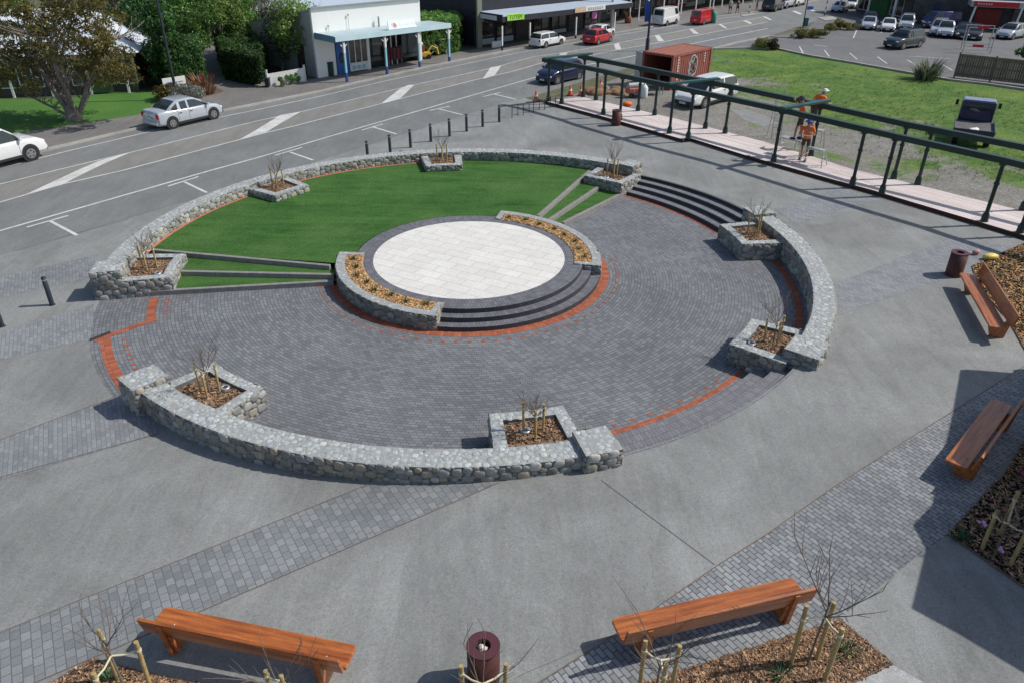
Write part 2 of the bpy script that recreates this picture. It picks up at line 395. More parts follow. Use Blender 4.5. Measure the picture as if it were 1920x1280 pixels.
# car park and cross street
LOT = px((1335, 93), (1400, 91), (1460, 93), (1520, 106), (1600, 119), (1700, 137), (1780, 150), (1850, 158), (1920, 168), (2050, 184), (2600, 130), (1900, -40), (1640, -60), (1560, 10), (1510, 58), (1440, 69))
sheet('car_park', LOT, .008, M['asphalt_dark'])
bays = [((1499, 88), (1506, 101)), ((1546, 95), (1555, 107)), ((1593, 100), (1607, 112)), ((1645, 107), (1663, 120)), ((1701, 113), (1716, 122)), ((1767, 122), (1786, 133)), ((1705, 106), (1780, 111)), ((1525, 85), (1552, 88)), ((1600, 72), (1606, 58)), ((1652, 62), (1656, 50))]
bm = bmesh.new()
for a, b in bays:
    b2 = bmesh.new(); addpoly(b2, strip(px(a, b), .1)); drape(b2, .014); me = bpy.data.meshes.new('t'); b2.to_mesh(me); b2.free(); bm.from_mesh(me); bpy.data.meshes.remove(me)
bm_obj(bm, 'parking_bay_lines', M['line'])
# far footpath and front gardens
FPx = px((0, 253), (100, 240), (200, 225), (275, 213), (330, 196), (420, 172), (500, 162), (597, 147), (700, 128), (792, 112), (860, 98), (905, 90), (1000, 74), (1080, 58), (1150, 38), (1230, 28), (1330, 14), (1440, 2))
FPx = rx_(lx(FPx))
sheet('footpath', band(KF, FPx), .006, M['footpath'])
km = MB()
def kerb(P, w=.16, h=.11, name='kerb'):
    k = MB()
    for a, b in zip(P[:-1], P[1:]):
        a, b = a.copy(), b.copy(); a.z, b.z = G(a.x), G(b.x); k.beam(a+Vector((0, 0, h/2-.03)), b+Vector((0, 0, h/2-.03)), w, h+.06)
    return structure(k.build(name, M['kerb']))
kerb(KF)
q0 = FPx[0]; far_ = [p+Vector((-.55, .85, 0))*60 for p in FPx]
sheet('yards', band(FPx, far_), .003, surf('yard_soil', (.1, .09, .06), (.05, .08, .025), .5, 8, .95))
sheet('driveway', px((383, 153), (395, 174), (480, 170), (500, 161), (455, 130), (415, 85), (385, 88), (378, 120)), .009, M['footpath'])
gr1 = surf('mown_grass', (.055, .16, .02), (.085, .2, .03), .5, 9, .9, .6, bdist=.05)
sheet('garden_grass', [FPx[0]]+px((0, 253), (100, 240), (200, 225), (275, 213), (300, 190), (310, 172), (215, 174), (120, 186), (0, 186))+[gp(0, 186)+DLt*30], .01, gr1)
sheet('garden_bed', px((275, 213), (330, 196), (420, 172), (385, 152), (310, 172), (300, 190)), .012, M['grit'])
# construction lot: gravel near the deck turning into rough grass
m, nt, ns, ln_, b = newmat('gravel_and_grass')
co = coord(nt)
a0, a1 = gp(1340, 160), gp(1850, 360)
u = (a1-a0); u.z = 0; u.normalize(); nn = Vector((-u.y, u.x, 0))
sp = nt.nodes.new('ShaderNodeVectorMath'); sp.operation = 'DOT_PRODUCT'; ln_.new(co, sp.inputs[0]); sp.inputs[1].default_value = nn
d = math_(nt, 'SUBTRACT', sp.outputs['Value'], a0.dot(nn))
nz = noise(nt, co, .22, 8, .72, .5)
f = math_(nt, 'ADD', math_(nt, 'MULTIPLY', d, .075), math_(nt, 'MULTIPLY', math_(nt, 'SUBTRACT', nz, .5), 3.4))
f = ramp(nt, math_(nt, 'ADD', f, .36), .3, .58)
sx_ = nt.nodes.new('ShaderNodeSeparateXYZ'); ln_.new(co, sx_.inputs[0]); mr = nt.nodes.new('ShaderNodeMapRange'); mr.inputs[1].default_value = 8.5; mr.inputs[2].default_value = 12.5; ln_.new(sx_.outputs[0], mr.inputs[0]); f = math_(nt, 'MULTIPLY', f, mr.outputs[0])
gravel = mixc(nt, ramp(nt, noise(nt, co, .5, 6, .7), .35, .7), (.31, .3, .275), (.22, .2, .17))
gravel = mixc(nt, 1., gravel, ramp(nt, noise(nt, co, 9, 3, .8), .3, .7, (.62, .62, .62), (1.4, 1.4, 1.4)), 'MULTIPLY')
grass = mixc(nt, ramp(nt, noise(nt, co, .45, 7, .7), .35, .66), (.06, .17, .018), (.19, .28, .05))
grass = mixc(nt, ramp(nt, noise(nt, co, 1.6, 5, .7), .6, .75), grass, (.2, .17, .09))
g2 = noise(nt, co, 6, 3, .8); grass = mixc(nt, 1., grass, ramp(nt, g2, .3, .7, (.6, .6, .6), (1.3, 1.3, 1.3)), 'MULTIPLY')
ln_.new(mixc(nt, f, gravel, grass), b.inputs['Base Color']); b.inputs['Roughness'].default_value = .95
bump(nt, b, noise(nt, co, 5, 5, .8), 1., .12)
LOTG = px((1022, 195), (1085, 175), (1150, 150), (1230, 128), (1335, 93))+px((1400, 93), (1460, 95), (1520, 107), (1600, 121), (1700, 139), (1780, 153), (1850, 161), (1920, 172), (2050, 190))+px((2300, 240), (2300, 420), (2100, 500), (1920, 452))
sheet('lot_ground', LOTG, .006, m)
kerb(px((1338, 94), (1400, 92), (1460, 94), (1520, 107), (1600, 120), (1700, 138), (1780, 152), (1850, 160), (1920, 170), (2050, 187)), .22, .14)
kerb(px((1330, 95), (1380, 82), (1440, 70), (1490, 72)), .25, .1)
sheet('puddle', px((1370, 207), (1400, 206), (1440, 220), (1462, 232), (1430, 238), (1395, 226)), .012, surf('wet_mud', (.3, .295, .28), (.24, .23, .21), 2, 8, .5))
# stuff: tussocks of rough grass
def tufts(name, spots, h, w, cols, blades, lab=None, cat=None, m_=None):
    mb = MB()
    for p in spots:
        for _ in range(blades):
            a = rnd.uniform(0, 2*PI); rr = rnd.uniform(0, w)*.5; c = cols[rnd.randrange(len(cols))]; k = rnd.uniform(.7, 1.3)
            q = Vector((p[0]+rr*math.cos(a), p[1]+rr*math.sin(a), p[2])); hh = h*rnd.uniform(.5, 1.1); l = rnd.uniform(.2, .8)*w
            t = Vector((-math.sin(a), math.cos(a), 0))*h*.045
            tip = q+Vector((math.cos(a)*l, math.sin(a)*l, hh)); mid = q+Vector((math.cos(a)*l*.35, math.sin(a)*l*.35, hh*.6))
            mb.add([q-t, q+t, mid+t*.8, mid-t*.8, tip], [(0, 1, 2, 3), (3, 2, 4)], tuple(x*k for x in c))
    return mb.build(name, m_ or M['leaf'])
sp_ = []
while len(sp_) < 3600:
    q = gp(rnd.uniform(1330, 2000), rnd.uniform(95, 340))
    dd = q.dot(nn)-a0.dot(nn)
    if dd > rnd.uniform(-1.5, 4) and (q-W(1845, 255, .6)).length > 2.4:
        lim = 95+(q.x-gp(1400, 95).x)*0
        sp_.append(q)
edge_y = lambda x: x
# keep the tussocks on the lot side of the car park kerb
KP = px((1338, 94), (1460, 94), (1520, 107), (1700, 138), (1920, 170), (2050, 187))
def inlot(q):
    for a, b in zip(KP[:-1], KP[1:]):
        if (b.x-a.x)*(q.y-a.y)-(b.y-a.y)*(q.x-a.x) > -.3: return False
    return True
o = tufts('rough_grass', [q for q in sp_ if inlot(q)], .13, .3, [(.06, .17, .018), (.12, .25, .03), (.2, .3, .07), (.22, .22, .1)], 9); o['kind'] = 'stuff'

# ---- plaza bands of pale pavers and joints
R1 = R(-62)
M['band'] = bricks('band_pavers', (.185, .2, .208), (.272, .285, .29), (.135, .142, .15), .2, .155, rot=R(-122), msize=.01, grime=.22, offset=.37)
M['band2'] = bricks('band_pavers_fine', (.205, .217, .23), (.29, .302, .315), (.165, .173, .184), .2, .1, rot=R(62), msize=.008, grime=.2)
M['band3'] = bricks('slot_pavers', (.2, .212, .222), (.32, .332, .34), (.085, .09, .1), .21, .105, rot=R(57), msize=.011, grime=.25, offset=.4)
b1u = px((250, 1085), (690, 908)); b1l = px((390, 1140), (935, 905))
b1 = [ext(b1u[1], b1u[0], 3.2), P3(11.9, -100.5), P3(11.9, -82), ext(b1l[1], b1l[0], 2.6)]
b1[1] = ext(b1u[0], b1u[1], 1.0); b1[2] = ext(b1l[0], b1l[1], 1.0)
sheet('paver_band', b1, .009, M['band'])
b2u = px((0, 825), (300, 712)); b2l = px((0, 895), (300, 812))
sheet('paver_band', [ext(b2u[1], b2u[0], 3), b2u[1], b2l[1], ext(b2l[1], b2l[0], 3)], .009, M['band2'])
b3 = px((0, 625), (172, 572), (192, 590)); b3l = px((0, 675), (150, 640), (183, 632))
sheet('paver_band', [ext(b3[1], b3[0], 3), b3[1], P3(12.0, -166), P3(11.86, -163), P3(11.86, -153.5), b3l[1], ext(b3l[1], b3l[0], 3)], .009, M['band2'])
b4 = px((0, 520), (182, 478), (182, 518), (0, 560))
sheet('paver_band', [ext(b4[1], b4[0], 2), b4[1], b4[2], ext(b4[2], b4[3], 2)], .009, M['band2'])
sheet('paver_band', px((1573, 530), (1782, 447), (1855, 458), (1925, 462), (1925, 485), (1850, 500), (1780, 520), (1600, 582), (1572, 592)), .009, M['band2'])
sheet('paver_band', px((1452, 393), (1575, 352), (1650, 375), (1580, 392), (1495, 422)), .009, M['band2'])
lo_ = px((1010, 1280), (1200, 1160), (1345, 1060), (1440, 1000), (1560, 915), (1780, 775), (1930, 680))
lo_ = [ext(lo_[1], lo_[0], 1.6)]+lo_
hi_ = px((1930, 800), (1880, 880), (1780, 1000), (1735, 1030), (1580, 1155), (1280, 1258), (1080, 1350))
sheet('slot_paving', lo_+hi_, .009, M['band3'])
E1 = surf('rusted_edging', (.19, .12, .09), (.14, .1, .08), 8, 0, .8)
bm = bmesh.new()
for Pl, w in ((lo_, .022), ([b1[0], b1[1]], .018), ([b1[3], b1[2]], .018), ([ext(b2u[1], b2u[0], 3), b2u[1]], .02), ([ext(b2l[1], b2l[0], 3), b2l[1]], .02)):
    b2 = bmesh.new(); addpoly(b2, strip(Pl, w)); drape(b2, .014); me = bpy.data.meshes.new('t'); b2.to_mesh(me); b2.free(); bm.from_mesh(me); bpy.data.meshes.remove(me)
bm_obj(bm, 'edging_strips', E1)
E2 = surf('dark_joint', (.2, .2, .2), None, 8, 0, .9)
bm = bmesh.new()
for Pl, w in ((px((1128, 900), (1215, 965), (1340, 1058)), .018), (px((970, 1268), (1150, 1190)), .012), (px((25, 472), (240, 412)), .05), ([RE0, RE1], .06)):
    b2 = bmesh.new(); addpoly(b2, strip(Pl, w)); drape(b2, .0115); me = bpy.data.meshes.new('t'); b2.to_mesh(me); b2.free(); bm.from_mesh(me); bpy.data.meshes.remove(me)
bm_obj(bm, 'paving_joints', E2)

# ================================================================ sunken circle
arc_sheet('circle_floor', .01, 11.85, 0, 360, -.004, M['ring_pavers'])
arc_sheet('brick_ring', 4.5, 4.8, -168, 16, .001, M['orange'])
arc_sheet('brick_ring', 10.06, 10.22, A_FW[1]+.5, A_RW[0]-.5, .001, M['orange'])
arc_sheet('brick_ring', 9.88, 10.04, A_RW[1], A_BW[0]-1, .001, M['orange'])
arc_sheet('brick_ring', 10.75, 11.0, A_RW[0]+8, A_RW[1]-12, .001, M['orange'])
arc_sheet('brick_ring', 11.31, 11.6, -153.5, A_FW[0]+1, .001, M['orange'])
arc_sheet('brick_ring', 10.08, 10.34, -166, -157.5, .001, M['orange'])
bm = bmesh.new(); a, b = P3(11.75, -153.6), P3(10.05, -157.4)
t = (b-a).normalized(); n = Vector((-t.y, t.x, 0))*.11
for v in [bm.verts.new(p) for p in (a-n, b-n, b+n, a+n)]: v.co.z = .004
bm.faces.new(bm.verts[:]); bm_obj(bm, 'brick_ring', M['orange'])
bm = bmesh.new()
def dots(r, a0, a1, step):
    a = a0
    while a < a1:
        w = .055/r*57.3; vs = [bm.verts.new(P3(rr, aa, .002)) for rr, aa in ((r-.05, a-w), (r+.05, a-w), (r+.05, a+w), (r-.05, a+w))]
        bm.faces.new(vs); a += step
dots(5.1, -175, 12, 4.4); dots(9.9, A_FW[1]+1.5, A_RW[0]-2, 3.0); dots(10.95, -152, -135, 1.6); dots(9.78, -165, -158, 1.6)
bm_obj(bm, 'brick_dots', M['orange'])
# steps: treads following the ramp of the ground outside
def steps(name, a0, a1, radii, nris, lab, rm='riser'):
    root = empty(name, (0, 0, 0), 0, lab, 'steps', 'curved steps of the sunken circle')
    n = max(8, int((a1-a0)/1.5))
    for k in range(len(radii)-1):
        t = MB(); r_ = MB(); r0, r1 = radii[k], radii[k+1]
        for i in range(n):
            aa, ab = a0+(a1-a0)*i/n, a0+(a1-a0)*(i+1)/n
            def z(r, a, kk): return G(P3(11.5, a).x)*kk/nris
            t.quad(P3(r0+.05, aa, z(r0, aa, k+1)), P3(r1, aa, z(r1, aa, k+1)), P3(r1, ab, z(r1, ab, k+1)), P3(r0+.05, ab, z(r0, ab, k+1)))
            r_.quad(P3(r0, aa, z(r0, aa, k)-.02), P3(r0, ab, z(r0, ab, k)-.02), P3(r0, ab, z(r0, ab, k+1)), P3(r0, aa, z(r0, aa, k+1)))
            r_.quad(P3(r0, aa, z(r0, aa, k+1)), P3(r0, ab, z(r0, ab, k+1)), P3(r0+.05, ab, z(r0, ab, k+1)), P3(r0+.05, aa, z(r0, aa, k+1)))
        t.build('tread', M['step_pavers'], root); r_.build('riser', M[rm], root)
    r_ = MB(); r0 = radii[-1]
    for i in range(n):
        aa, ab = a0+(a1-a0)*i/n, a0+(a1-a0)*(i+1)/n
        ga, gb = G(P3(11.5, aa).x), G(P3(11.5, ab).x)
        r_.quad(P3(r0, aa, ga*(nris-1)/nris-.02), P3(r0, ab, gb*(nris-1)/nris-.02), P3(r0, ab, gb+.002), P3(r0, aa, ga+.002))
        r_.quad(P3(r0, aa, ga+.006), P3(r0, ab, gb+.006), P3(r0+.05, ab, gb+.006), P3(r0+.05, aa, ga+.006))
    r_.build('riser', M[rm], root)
steps('curved_steps', A_RW[1], A_BW[0], [10.1, 10.55, 11.0, 11.45], 4, 'four curved dark-edged steps rising from the circle toward the green pergola')
steps('curved_steps', A_FW[1], A_RW[0], [10.45, 10.95, 11.45], 3, 'shallow curved paver steps between the front planter and the right curved wall', 'step_pavers')
# entrance lip on the west
l = MB()
for i in range(20):
    aa, ab = -165.5+12*i/20, -165.5+12*(i+1)/20
structure(l.quad(P3(11.85, -153.6, .0), P3(11.3, -155, .0), P3(11.3, -155, .09), P3(11.85, -153.6, .09)).build('entrance_lip', M['riser']))

# ---- lawn with its turfed terraces
m, nt, ns, ln_, b = newmat('lawn_turf'); co = coord(nt)
base = mixc(nt, ramp(nt, noise(nt, coord(nt, (.35, 2.2, 1), (0, 0, R(12))), 1.1, 6, .75), .36, .64), (.024, .09, .014), (.07, .19, .038))
base = mixc(nt, ramp(nt, noise(nt, co, .5, 5, .65), .35, .7), base, (.095, .2, .05))
base = mixc(nt, ramp(nt, noise(nt, co, 1.9, 8, .8), .62, .78), base, (.13, .17, .05))
g = noise(nt, coord(nt, (.5, 1.5, 1)), 26, 3, .8); base = mixc(nt, 1., base, ramp(nt, g, .3, .7, (.55, .55, .55), (1.45, 1.45, 1.45)), 'MULTIPLY')
ln_.new(base, b.inputs['Base Color']); b.inputs['Roughness'].default_value = .9; b.inputs['Specular IOR Level'].default_value = .2
bump(nt, b, g, 1., .05); M['lawn'] = m
T1 = [W(360, 476, .45), W(617, 499, .45)]; T2 = [W(352, 510, .3), W(625, 516, .3)]; T3 = [W(342, 544, .15), W(625, 528, .15)]
U1 = [W(1097, 330, .45), W(1012, 405, .45)]; U2 = [W(1125, 350, .3), W(1033, 412, .3)]; U3 = [W(1160, 367, .15), W(1058, 418, .15)]
def ang(p): return math.degrees(math.atan2(p.y-CY, p.x-CX)) % 360
def xy(p, z): return (p.x, p.y, z)
bm = bmesh.new()
def lawnpoly(P, z):
    vs = [bm.verts.new((p[0], p[1], z)) for p in P]; f = bm.faces.new(vs); bmesh.ops.triangulate(bm, faces=[f], ngon_method='EAR_CLIP')
def arc(r, a0, a1, n=40): return [P3(r, a0+(a1-a0)*i/n) for i in range(n+1)]
aU, aT = ang(U1[0]), ang(T1[0])
def onr(a, b, r):   # point on line a-b at radius r
    a, b = Vector((a.x, a.y, 0)), Vector((b.x, b.y, 0)); d = b-a; c = a-Vector((CX, CY, 0)); A = d.dot(d); B = 2*c.dot(d); Cc = c.dot(c)-r*r
    D = math.sqrt(max(0, B*B-4*A*Cc)); t = (-B-D)/(2*A) if r > 8 else (-B-D)/(2*A)
    return a+d*t
for (o1, o2, z0) in ((T1, T2, .3), (T2, T3, .15), (U1, U2, .3), (U2, U3, .15)):
    a1_, a2_ = onr(*o1, 11.3), onr(*o2, 11.3)
    lawnpoly([a1_, P3(4.46, ang(o1[1])), P3(4.46, ang(o2[1])), a2_], z0)
oU, oT = onr(*U1, 11.3), onr(*T1, 11.3)
lawnpoly(arc(11.27, ang(oU), ang(oT))+arc(3.93, ang(T1[1]), ang(U1[1]), 30), .45)
bm_obj(bm, 'lawn', M['lawn'], 'stuff')
tc = surf('terrace_concrete', (.3, .28, .27), (.22, .21, .2), 5, 30, .85, .2)
for k, (t, z) in enumerate(((T1, .45), (T2, .3), (T3, .15), (U1, .45), (U2, .3), (U3, .15))):
    a, b = onr(*t, 11.2), Vector((t[1].x, t[1].y, 0)); dd = (b-a); L = dd.length; dd.normalize(); n = Vector((-dd.y, dd.x, 0)); side = -1 if k < 3 else 1
    mb = MB(); c = (a+b)/2
    q = [a, b, b+n*side*-.14, a+n*side*-.14]
    mb.prism([(p.x, p.y) for p in q], z-.24, z+.006)
    which = ('upper', 'middle', 'lowest')[k % 3]; sd = 'left' if k < 3 else 'right'
    tag(mb.build('terrace_edge', tc, bevel=.01), f'{which} concrete terrace edge across the lawn at the {sd} side of the round stage', 'terrace edge', 'concrete edges of the grass terraces')
arc_sheet('brick_edging', 11.05, 11.27, 96, 186, .455, M['orange_far'])

# ---- round stage
st = empty('round_stage', (0, 0, 0), 0, 'round stage paved with cream slabs inside a grey paver rim with three curved steps', 'stage')
def ringmesh(r0, r1, z, a0=0, a1=360, n=120):
    mb = MB()
    for i in range(n):
        aa, ab = a0+(a1-a0)*i/n, a0+(a1-a0)*(i+1)/n
        mb.quad(P3(r0, aa, z), P3(r1, aa, z), P3(r1, ab, z), P3(r0, ab, z))
    return mb
m_tile = bricks('cream_slabs', (.715, .7, .65), (.77, .755, .71), (.5, .48, .44), .9, .45, rot=R(28), msize=.012, grime=.09, gs=1.2)
ringmesh(0.001, 3.27, .456).build('slab_floor', m_tile, st)
ringmesh(3.27, 3.9, .452).build('paver_rim', M['deck_pavers'], st)
def wallring(r, z0, z1, a0, a1, n=90):
    mb = MB()
    for i in range(n):
        aa, ab = a0+(a1-a0)*i/n, a0+(a1-a0)*(i+1)/n
        mb.quad(P3(r, aa, z0), P3(r, ab, z0), P3(r, ab, z1), P3(r, aa, z1))
    return mb
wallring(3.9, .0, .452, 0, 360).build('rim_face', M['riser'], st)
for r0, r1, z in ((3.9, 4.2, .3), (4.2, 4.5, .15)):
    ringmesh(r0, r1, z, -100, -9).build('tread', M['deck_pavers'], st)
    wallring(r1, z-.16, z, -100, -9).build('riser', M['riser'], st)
# ================================================================ river stone walls
STC = [(1, 1, 1), (1.05, 1.0, .86), (.62, .64, .66), (.84, .92, .88), (1.2, 1.08, .88), (1.35, 1.34, 1.3), (.85, .85, .83), (1.1, 1.11, 1.1), (.72, .7, .64), (.9, .9, .88)]
CPC = [(1, 1, 1), (1.03, 1.04, 1.03), (.94, .97, .98), (1.08, 1.05, .97), (.96, 1.0, .99), (1.12, 1.12, 1.09), (.9, .93, .94)]
_hv, _hf = ico(2)
_keep = [f for f in _hf if sum(_hv[i][2] for i in f)/3 > -.25]
_used = sorted({i for f in _keep for i in f}); _map = {v: i for i, v in enumerate(_used)}
HV = _hv[_used]; HF = [tuple(_map[i] for i in f) for f in _keep]
HV = np.sign(HV)*np.abs(HV)**.66
def stone(mb, p, T, U, Nn, a, b, d, c, m=0):
    r = rnd.uniform(-.25, .25); ca, sa = math.cos(r), math.sin(r)
    j = 1+np.array([[rnd.uniform(-.09, .09)] for _ in HV])
    v = HV*j
    x = (v[:, 0]*ca-v[:, 1]*sa)*a; y = (v[:, 0]*sa+v[:, 1]*ca)*b; z = v[:, 2]*d
    V = np.outer(x, T)+np.outer(y, U)+np.outer(z, Nn)+np.array(p)
    mb.add(V.tolist(), HF, c, m, True)
def face_stones(mb, fn, L, H, m=0, cols=STC, h=(.12, .2), asp=(.8, 2.0), depth=.05, gap=.93):
    """irregular rubble: stones of mixed size thrown on until the face is full; fn(s, t) -> point, tangent, up, normal"""
    cap = cols is CPC; st = 1.0 if cap else 1.25
    rs = (.105, .085, .068, .054, .042) if not cap else (.082, .068, .055, .045)
    cell = .25; grid = {}; put = []
    def ok(s_, t_, r):
        ci, cj = int(s_/st/cell), int(t_/cell)
        for i in range(ci-1, ci+2):
            for j in range(cj-1, cj+2):
                for (a_, b_, c_) in grid.get((i, j), ()):
                    if ((s_-a_)/st)**2+(t_-b_)**2 < (r+c_)**2*.8: return False
        return True
    for k, r0 in enumerate(rs):
        n = int(L*H/(r0*r0)*(.9 if k < 2 else 2.2))+4
        for _ in range(n):
            r = r0*rnd.uniform(.9, 1.1); lo = min(r*.75, H/2); s_ = rnd.uniform(min(r, L/2), max(L-r, L/2)); t_ = rnd.uniform(lo, H-lo)
            if ok(s_, t_, r): grid.setdefault((int(s_/st/cell), int(t_/cell)), []).append((s_, t_, r)); put.append((s_, t_, r))
    for s_, t_, r in put:
        c = cols[rnd.randrange(len(cols))]; k = rnd.uniform(.82, 1.16); p, T, U, Nn = fn(s_, t_)
        stone(mb, p, T, U, Nn, r*st*1.04, r*rnd.uniform(.98, 1.12), (depth*.3+r*.22 if not cap else depth*.6)*rnd.uniform(.7, 1.2), tuple(x*k for x in c), m)
def arc_face(r, a0, a1, zb, outward):
    """vertical curved face; zb(a) base height"""
    def fn(s, t):
        a = a0+(s/r)*57.2958*(1 if a1 > a0 else -1); ca, sa = math.cos(R(a)), math.sin(R(a))
        Nn = Vector((ca, sa, 0))*(1 if outward else -1)
        return P3(r, a, zb(a)+t), Vector((-sa, ca, 0)), Vector((0, 0, 1)), Nn
    return fn
def rad_face(a, r0, z0, sgn):
    ca, sa = math.cos(R(a)), math.sin(R(a))
    def fn(s, t): return P3(r0+s, a, z0+t), Vector((ca, sa, 0)), Vector((0, 0, 1)), Vector((-sa, ca, 0))*sgn
    return fn
def top_face(r0, a0, z):
    def fn(s, t):
        r = r0+t; a = a0+s/(r0+.3)*57.2958; ca, sa = math.cos(R(a)), math.sin(R(a))
        return P3(r, a, z), Vector((-sa, ca, 0)), Vector((ca, sa, 0)), Vector((0, 0, 1))
    return fn
def core(mb, r0, r1, a0, a1, z0, z1, m=0, mt=1):
    n = max(2, int(abs(a1-a0)/1.2))
    for i in range(n):
        aa, ab = a0+(a1-a0)*i/n, a0+(a1-a0)*(i+1)/n
        za, zb_ = z0, z0
        mb.quad(P3(r0, aa, za), P3(r0, ab, zb_), P3(r0, ab, z1), P3(r0, aa, z1), m)
        mb.quad(P3(r1, aa, za), P3(r1, ab, zb_), P3(r1, ab, z1), P3(r1, aa, z1), m)
        mb.quad(P3(r0, aa, z1), P3(r0, ab, z1), P3(r1, ab, z1), P3(r1, aa, z1), mt)
    for a in (a0, a1): mb.quad(P3(r0, a, z0), P3(r1, a, z0), P3(r1, a, z1), P3(r0, a, z1), m)
WM = [M['mortar'], M['capmortar'], M['stone'], M['cap']]
def block(mb, r0, r1, a0, a1, zin, zout, zt, ends=(1, 1), inner=True, outer=True, top=True, end_z=(None, None)):
    """stone faced sector block, zin/zout: visible base height of the two faces"""
    core(mb, r0, r1, a0, a1, min(zin, 0)-.06, zt)
    zo = zout if callable(zout) else (lambda a: zout)
    if inner: face_stones(mb, arc_face(r0, a0, a1, lambda a: zin-.03, False), r0*R(a1-a0), zt-zin+.02, 2)
    if outer:
        b0 = max(zo(a0), zo(a1), zo((a0+a1)/2)) if False else min(zo(a0), zo(a1))
        face_stones(mb, arc_face(r1, a0, a1, lambda a: b0-.03, True), r1*R(a1-a0), zt-b0+.02, 2)
    for k, (a, e) in enumerate(((a0, ends[0]), (a1, ends[1]))):
        if e:
            z0 = end_z[k] if end_z[k] is not None else min(zin, zo(a)); face_stones(mb, rad_face(a, r0, z0-.03, -1 if k == 0 else 1), r1-r0, zt-z0+.02, 2)
    if top: face_stones(mb, top_face(r0, a0, zt-.012), (r0+.3)*R(a1-a0), r1-r0, 3, CPC, (.11, .17), (.8, 1.7), .028, .96)
def wall(a0, a1, zin, label, zt=.85, zp=.95, piers=(4.2, 4.2), zin_p=None, r0=11.28, r1=11.88):
    root = empty('stone_wall', P3(11.6, (a0+a1)/2), 0, label, 'stone wall', 'curved river stone walls round the sunken circle')
    root.location = (0, 0, 0)
    zo = lambda a: G(P3(r1, a).x)
    mb = MB(); block(mb, r0, r1, a0+piers[0], a1-piers[1], zin, zo, zt, (0, 0)); mb.build('wall_body', WM, root)
    zi = zin_p or (0, 0)
    for k, (p0, p1) in enumerate(((a0, a0+piers[0]), (a1-piers[1], a1))):
        mb = MB(); block(mb, r0-.12, r1+.16, p0, p1, zi[k], zo, zp, (1, 1), end_z=(min(zi[k], zo(p0)), min(zi[k], zo(p1)))); mb.build('pier', WM, root)
    return root
wall(A_BW[0], A_BW[1], .45, 'long curved river stone wall backing the lawn along the street side', piers=(3.4, 4.4), zin_p=(.2, 0), r0=11.18, r1=11.8)
wall(A_FW[0], A_FW[1], 0, 'curved river stone wall nearest the camera, below the round stage', zin_p=(0, 0), zt=.73, zp=.86, r0=10.98, r1=11.6)
wall(A_RW[0], A_RW[1], 0, 'curved river stone wall at the right side of the paved circle', piers=(5, 4.2), zin_p=(.25, .3), zt=.8, zp=.9, r0=11.14, r1=11.76)

def chips(mb, pts, s=(.022, .055), cols=None, m=0):
    cols = cols or [(1, 1, 1), (1.6, 1.5, 1.35), (.55, .52, .5), (2.1, 2.0, 1.8), (.35, .32, .32), (1.2, 1.0, .85), (.8, .7, .6)]
    for p in pts:
        a = rnd.uniform(0, PI); l = rnd.uniform(*s); w = l*rnd.uniform(.25, .5); t = rnd.uniform(-.5, .5); c = cols[rnd.randrange(len(cols))]
        u = Vector((math.cos(a), math.sin(a), t)).normalized()*l; v = Vector((-math.sin(a), math.cos(a), rnd.uniform(-.4, .4))).normalized()*w
        q = Vector(p)+Vector((0, 0, .012)); n = u.cross(v).normalized()*.006
        mb.add([q-u-v, q+u-v, q+u+v, q-u+v, q-u*.9-v+n, q+u-v+n, q+u+v+n, q-u+v*.9+n], [(0, 1, 2, 3), (4, 5, 6, 7), (0, 1, 5, 4), (1, 2, 6, 5), (2, 3, 7, 6), (3, 0, 4, 7)], c, m)
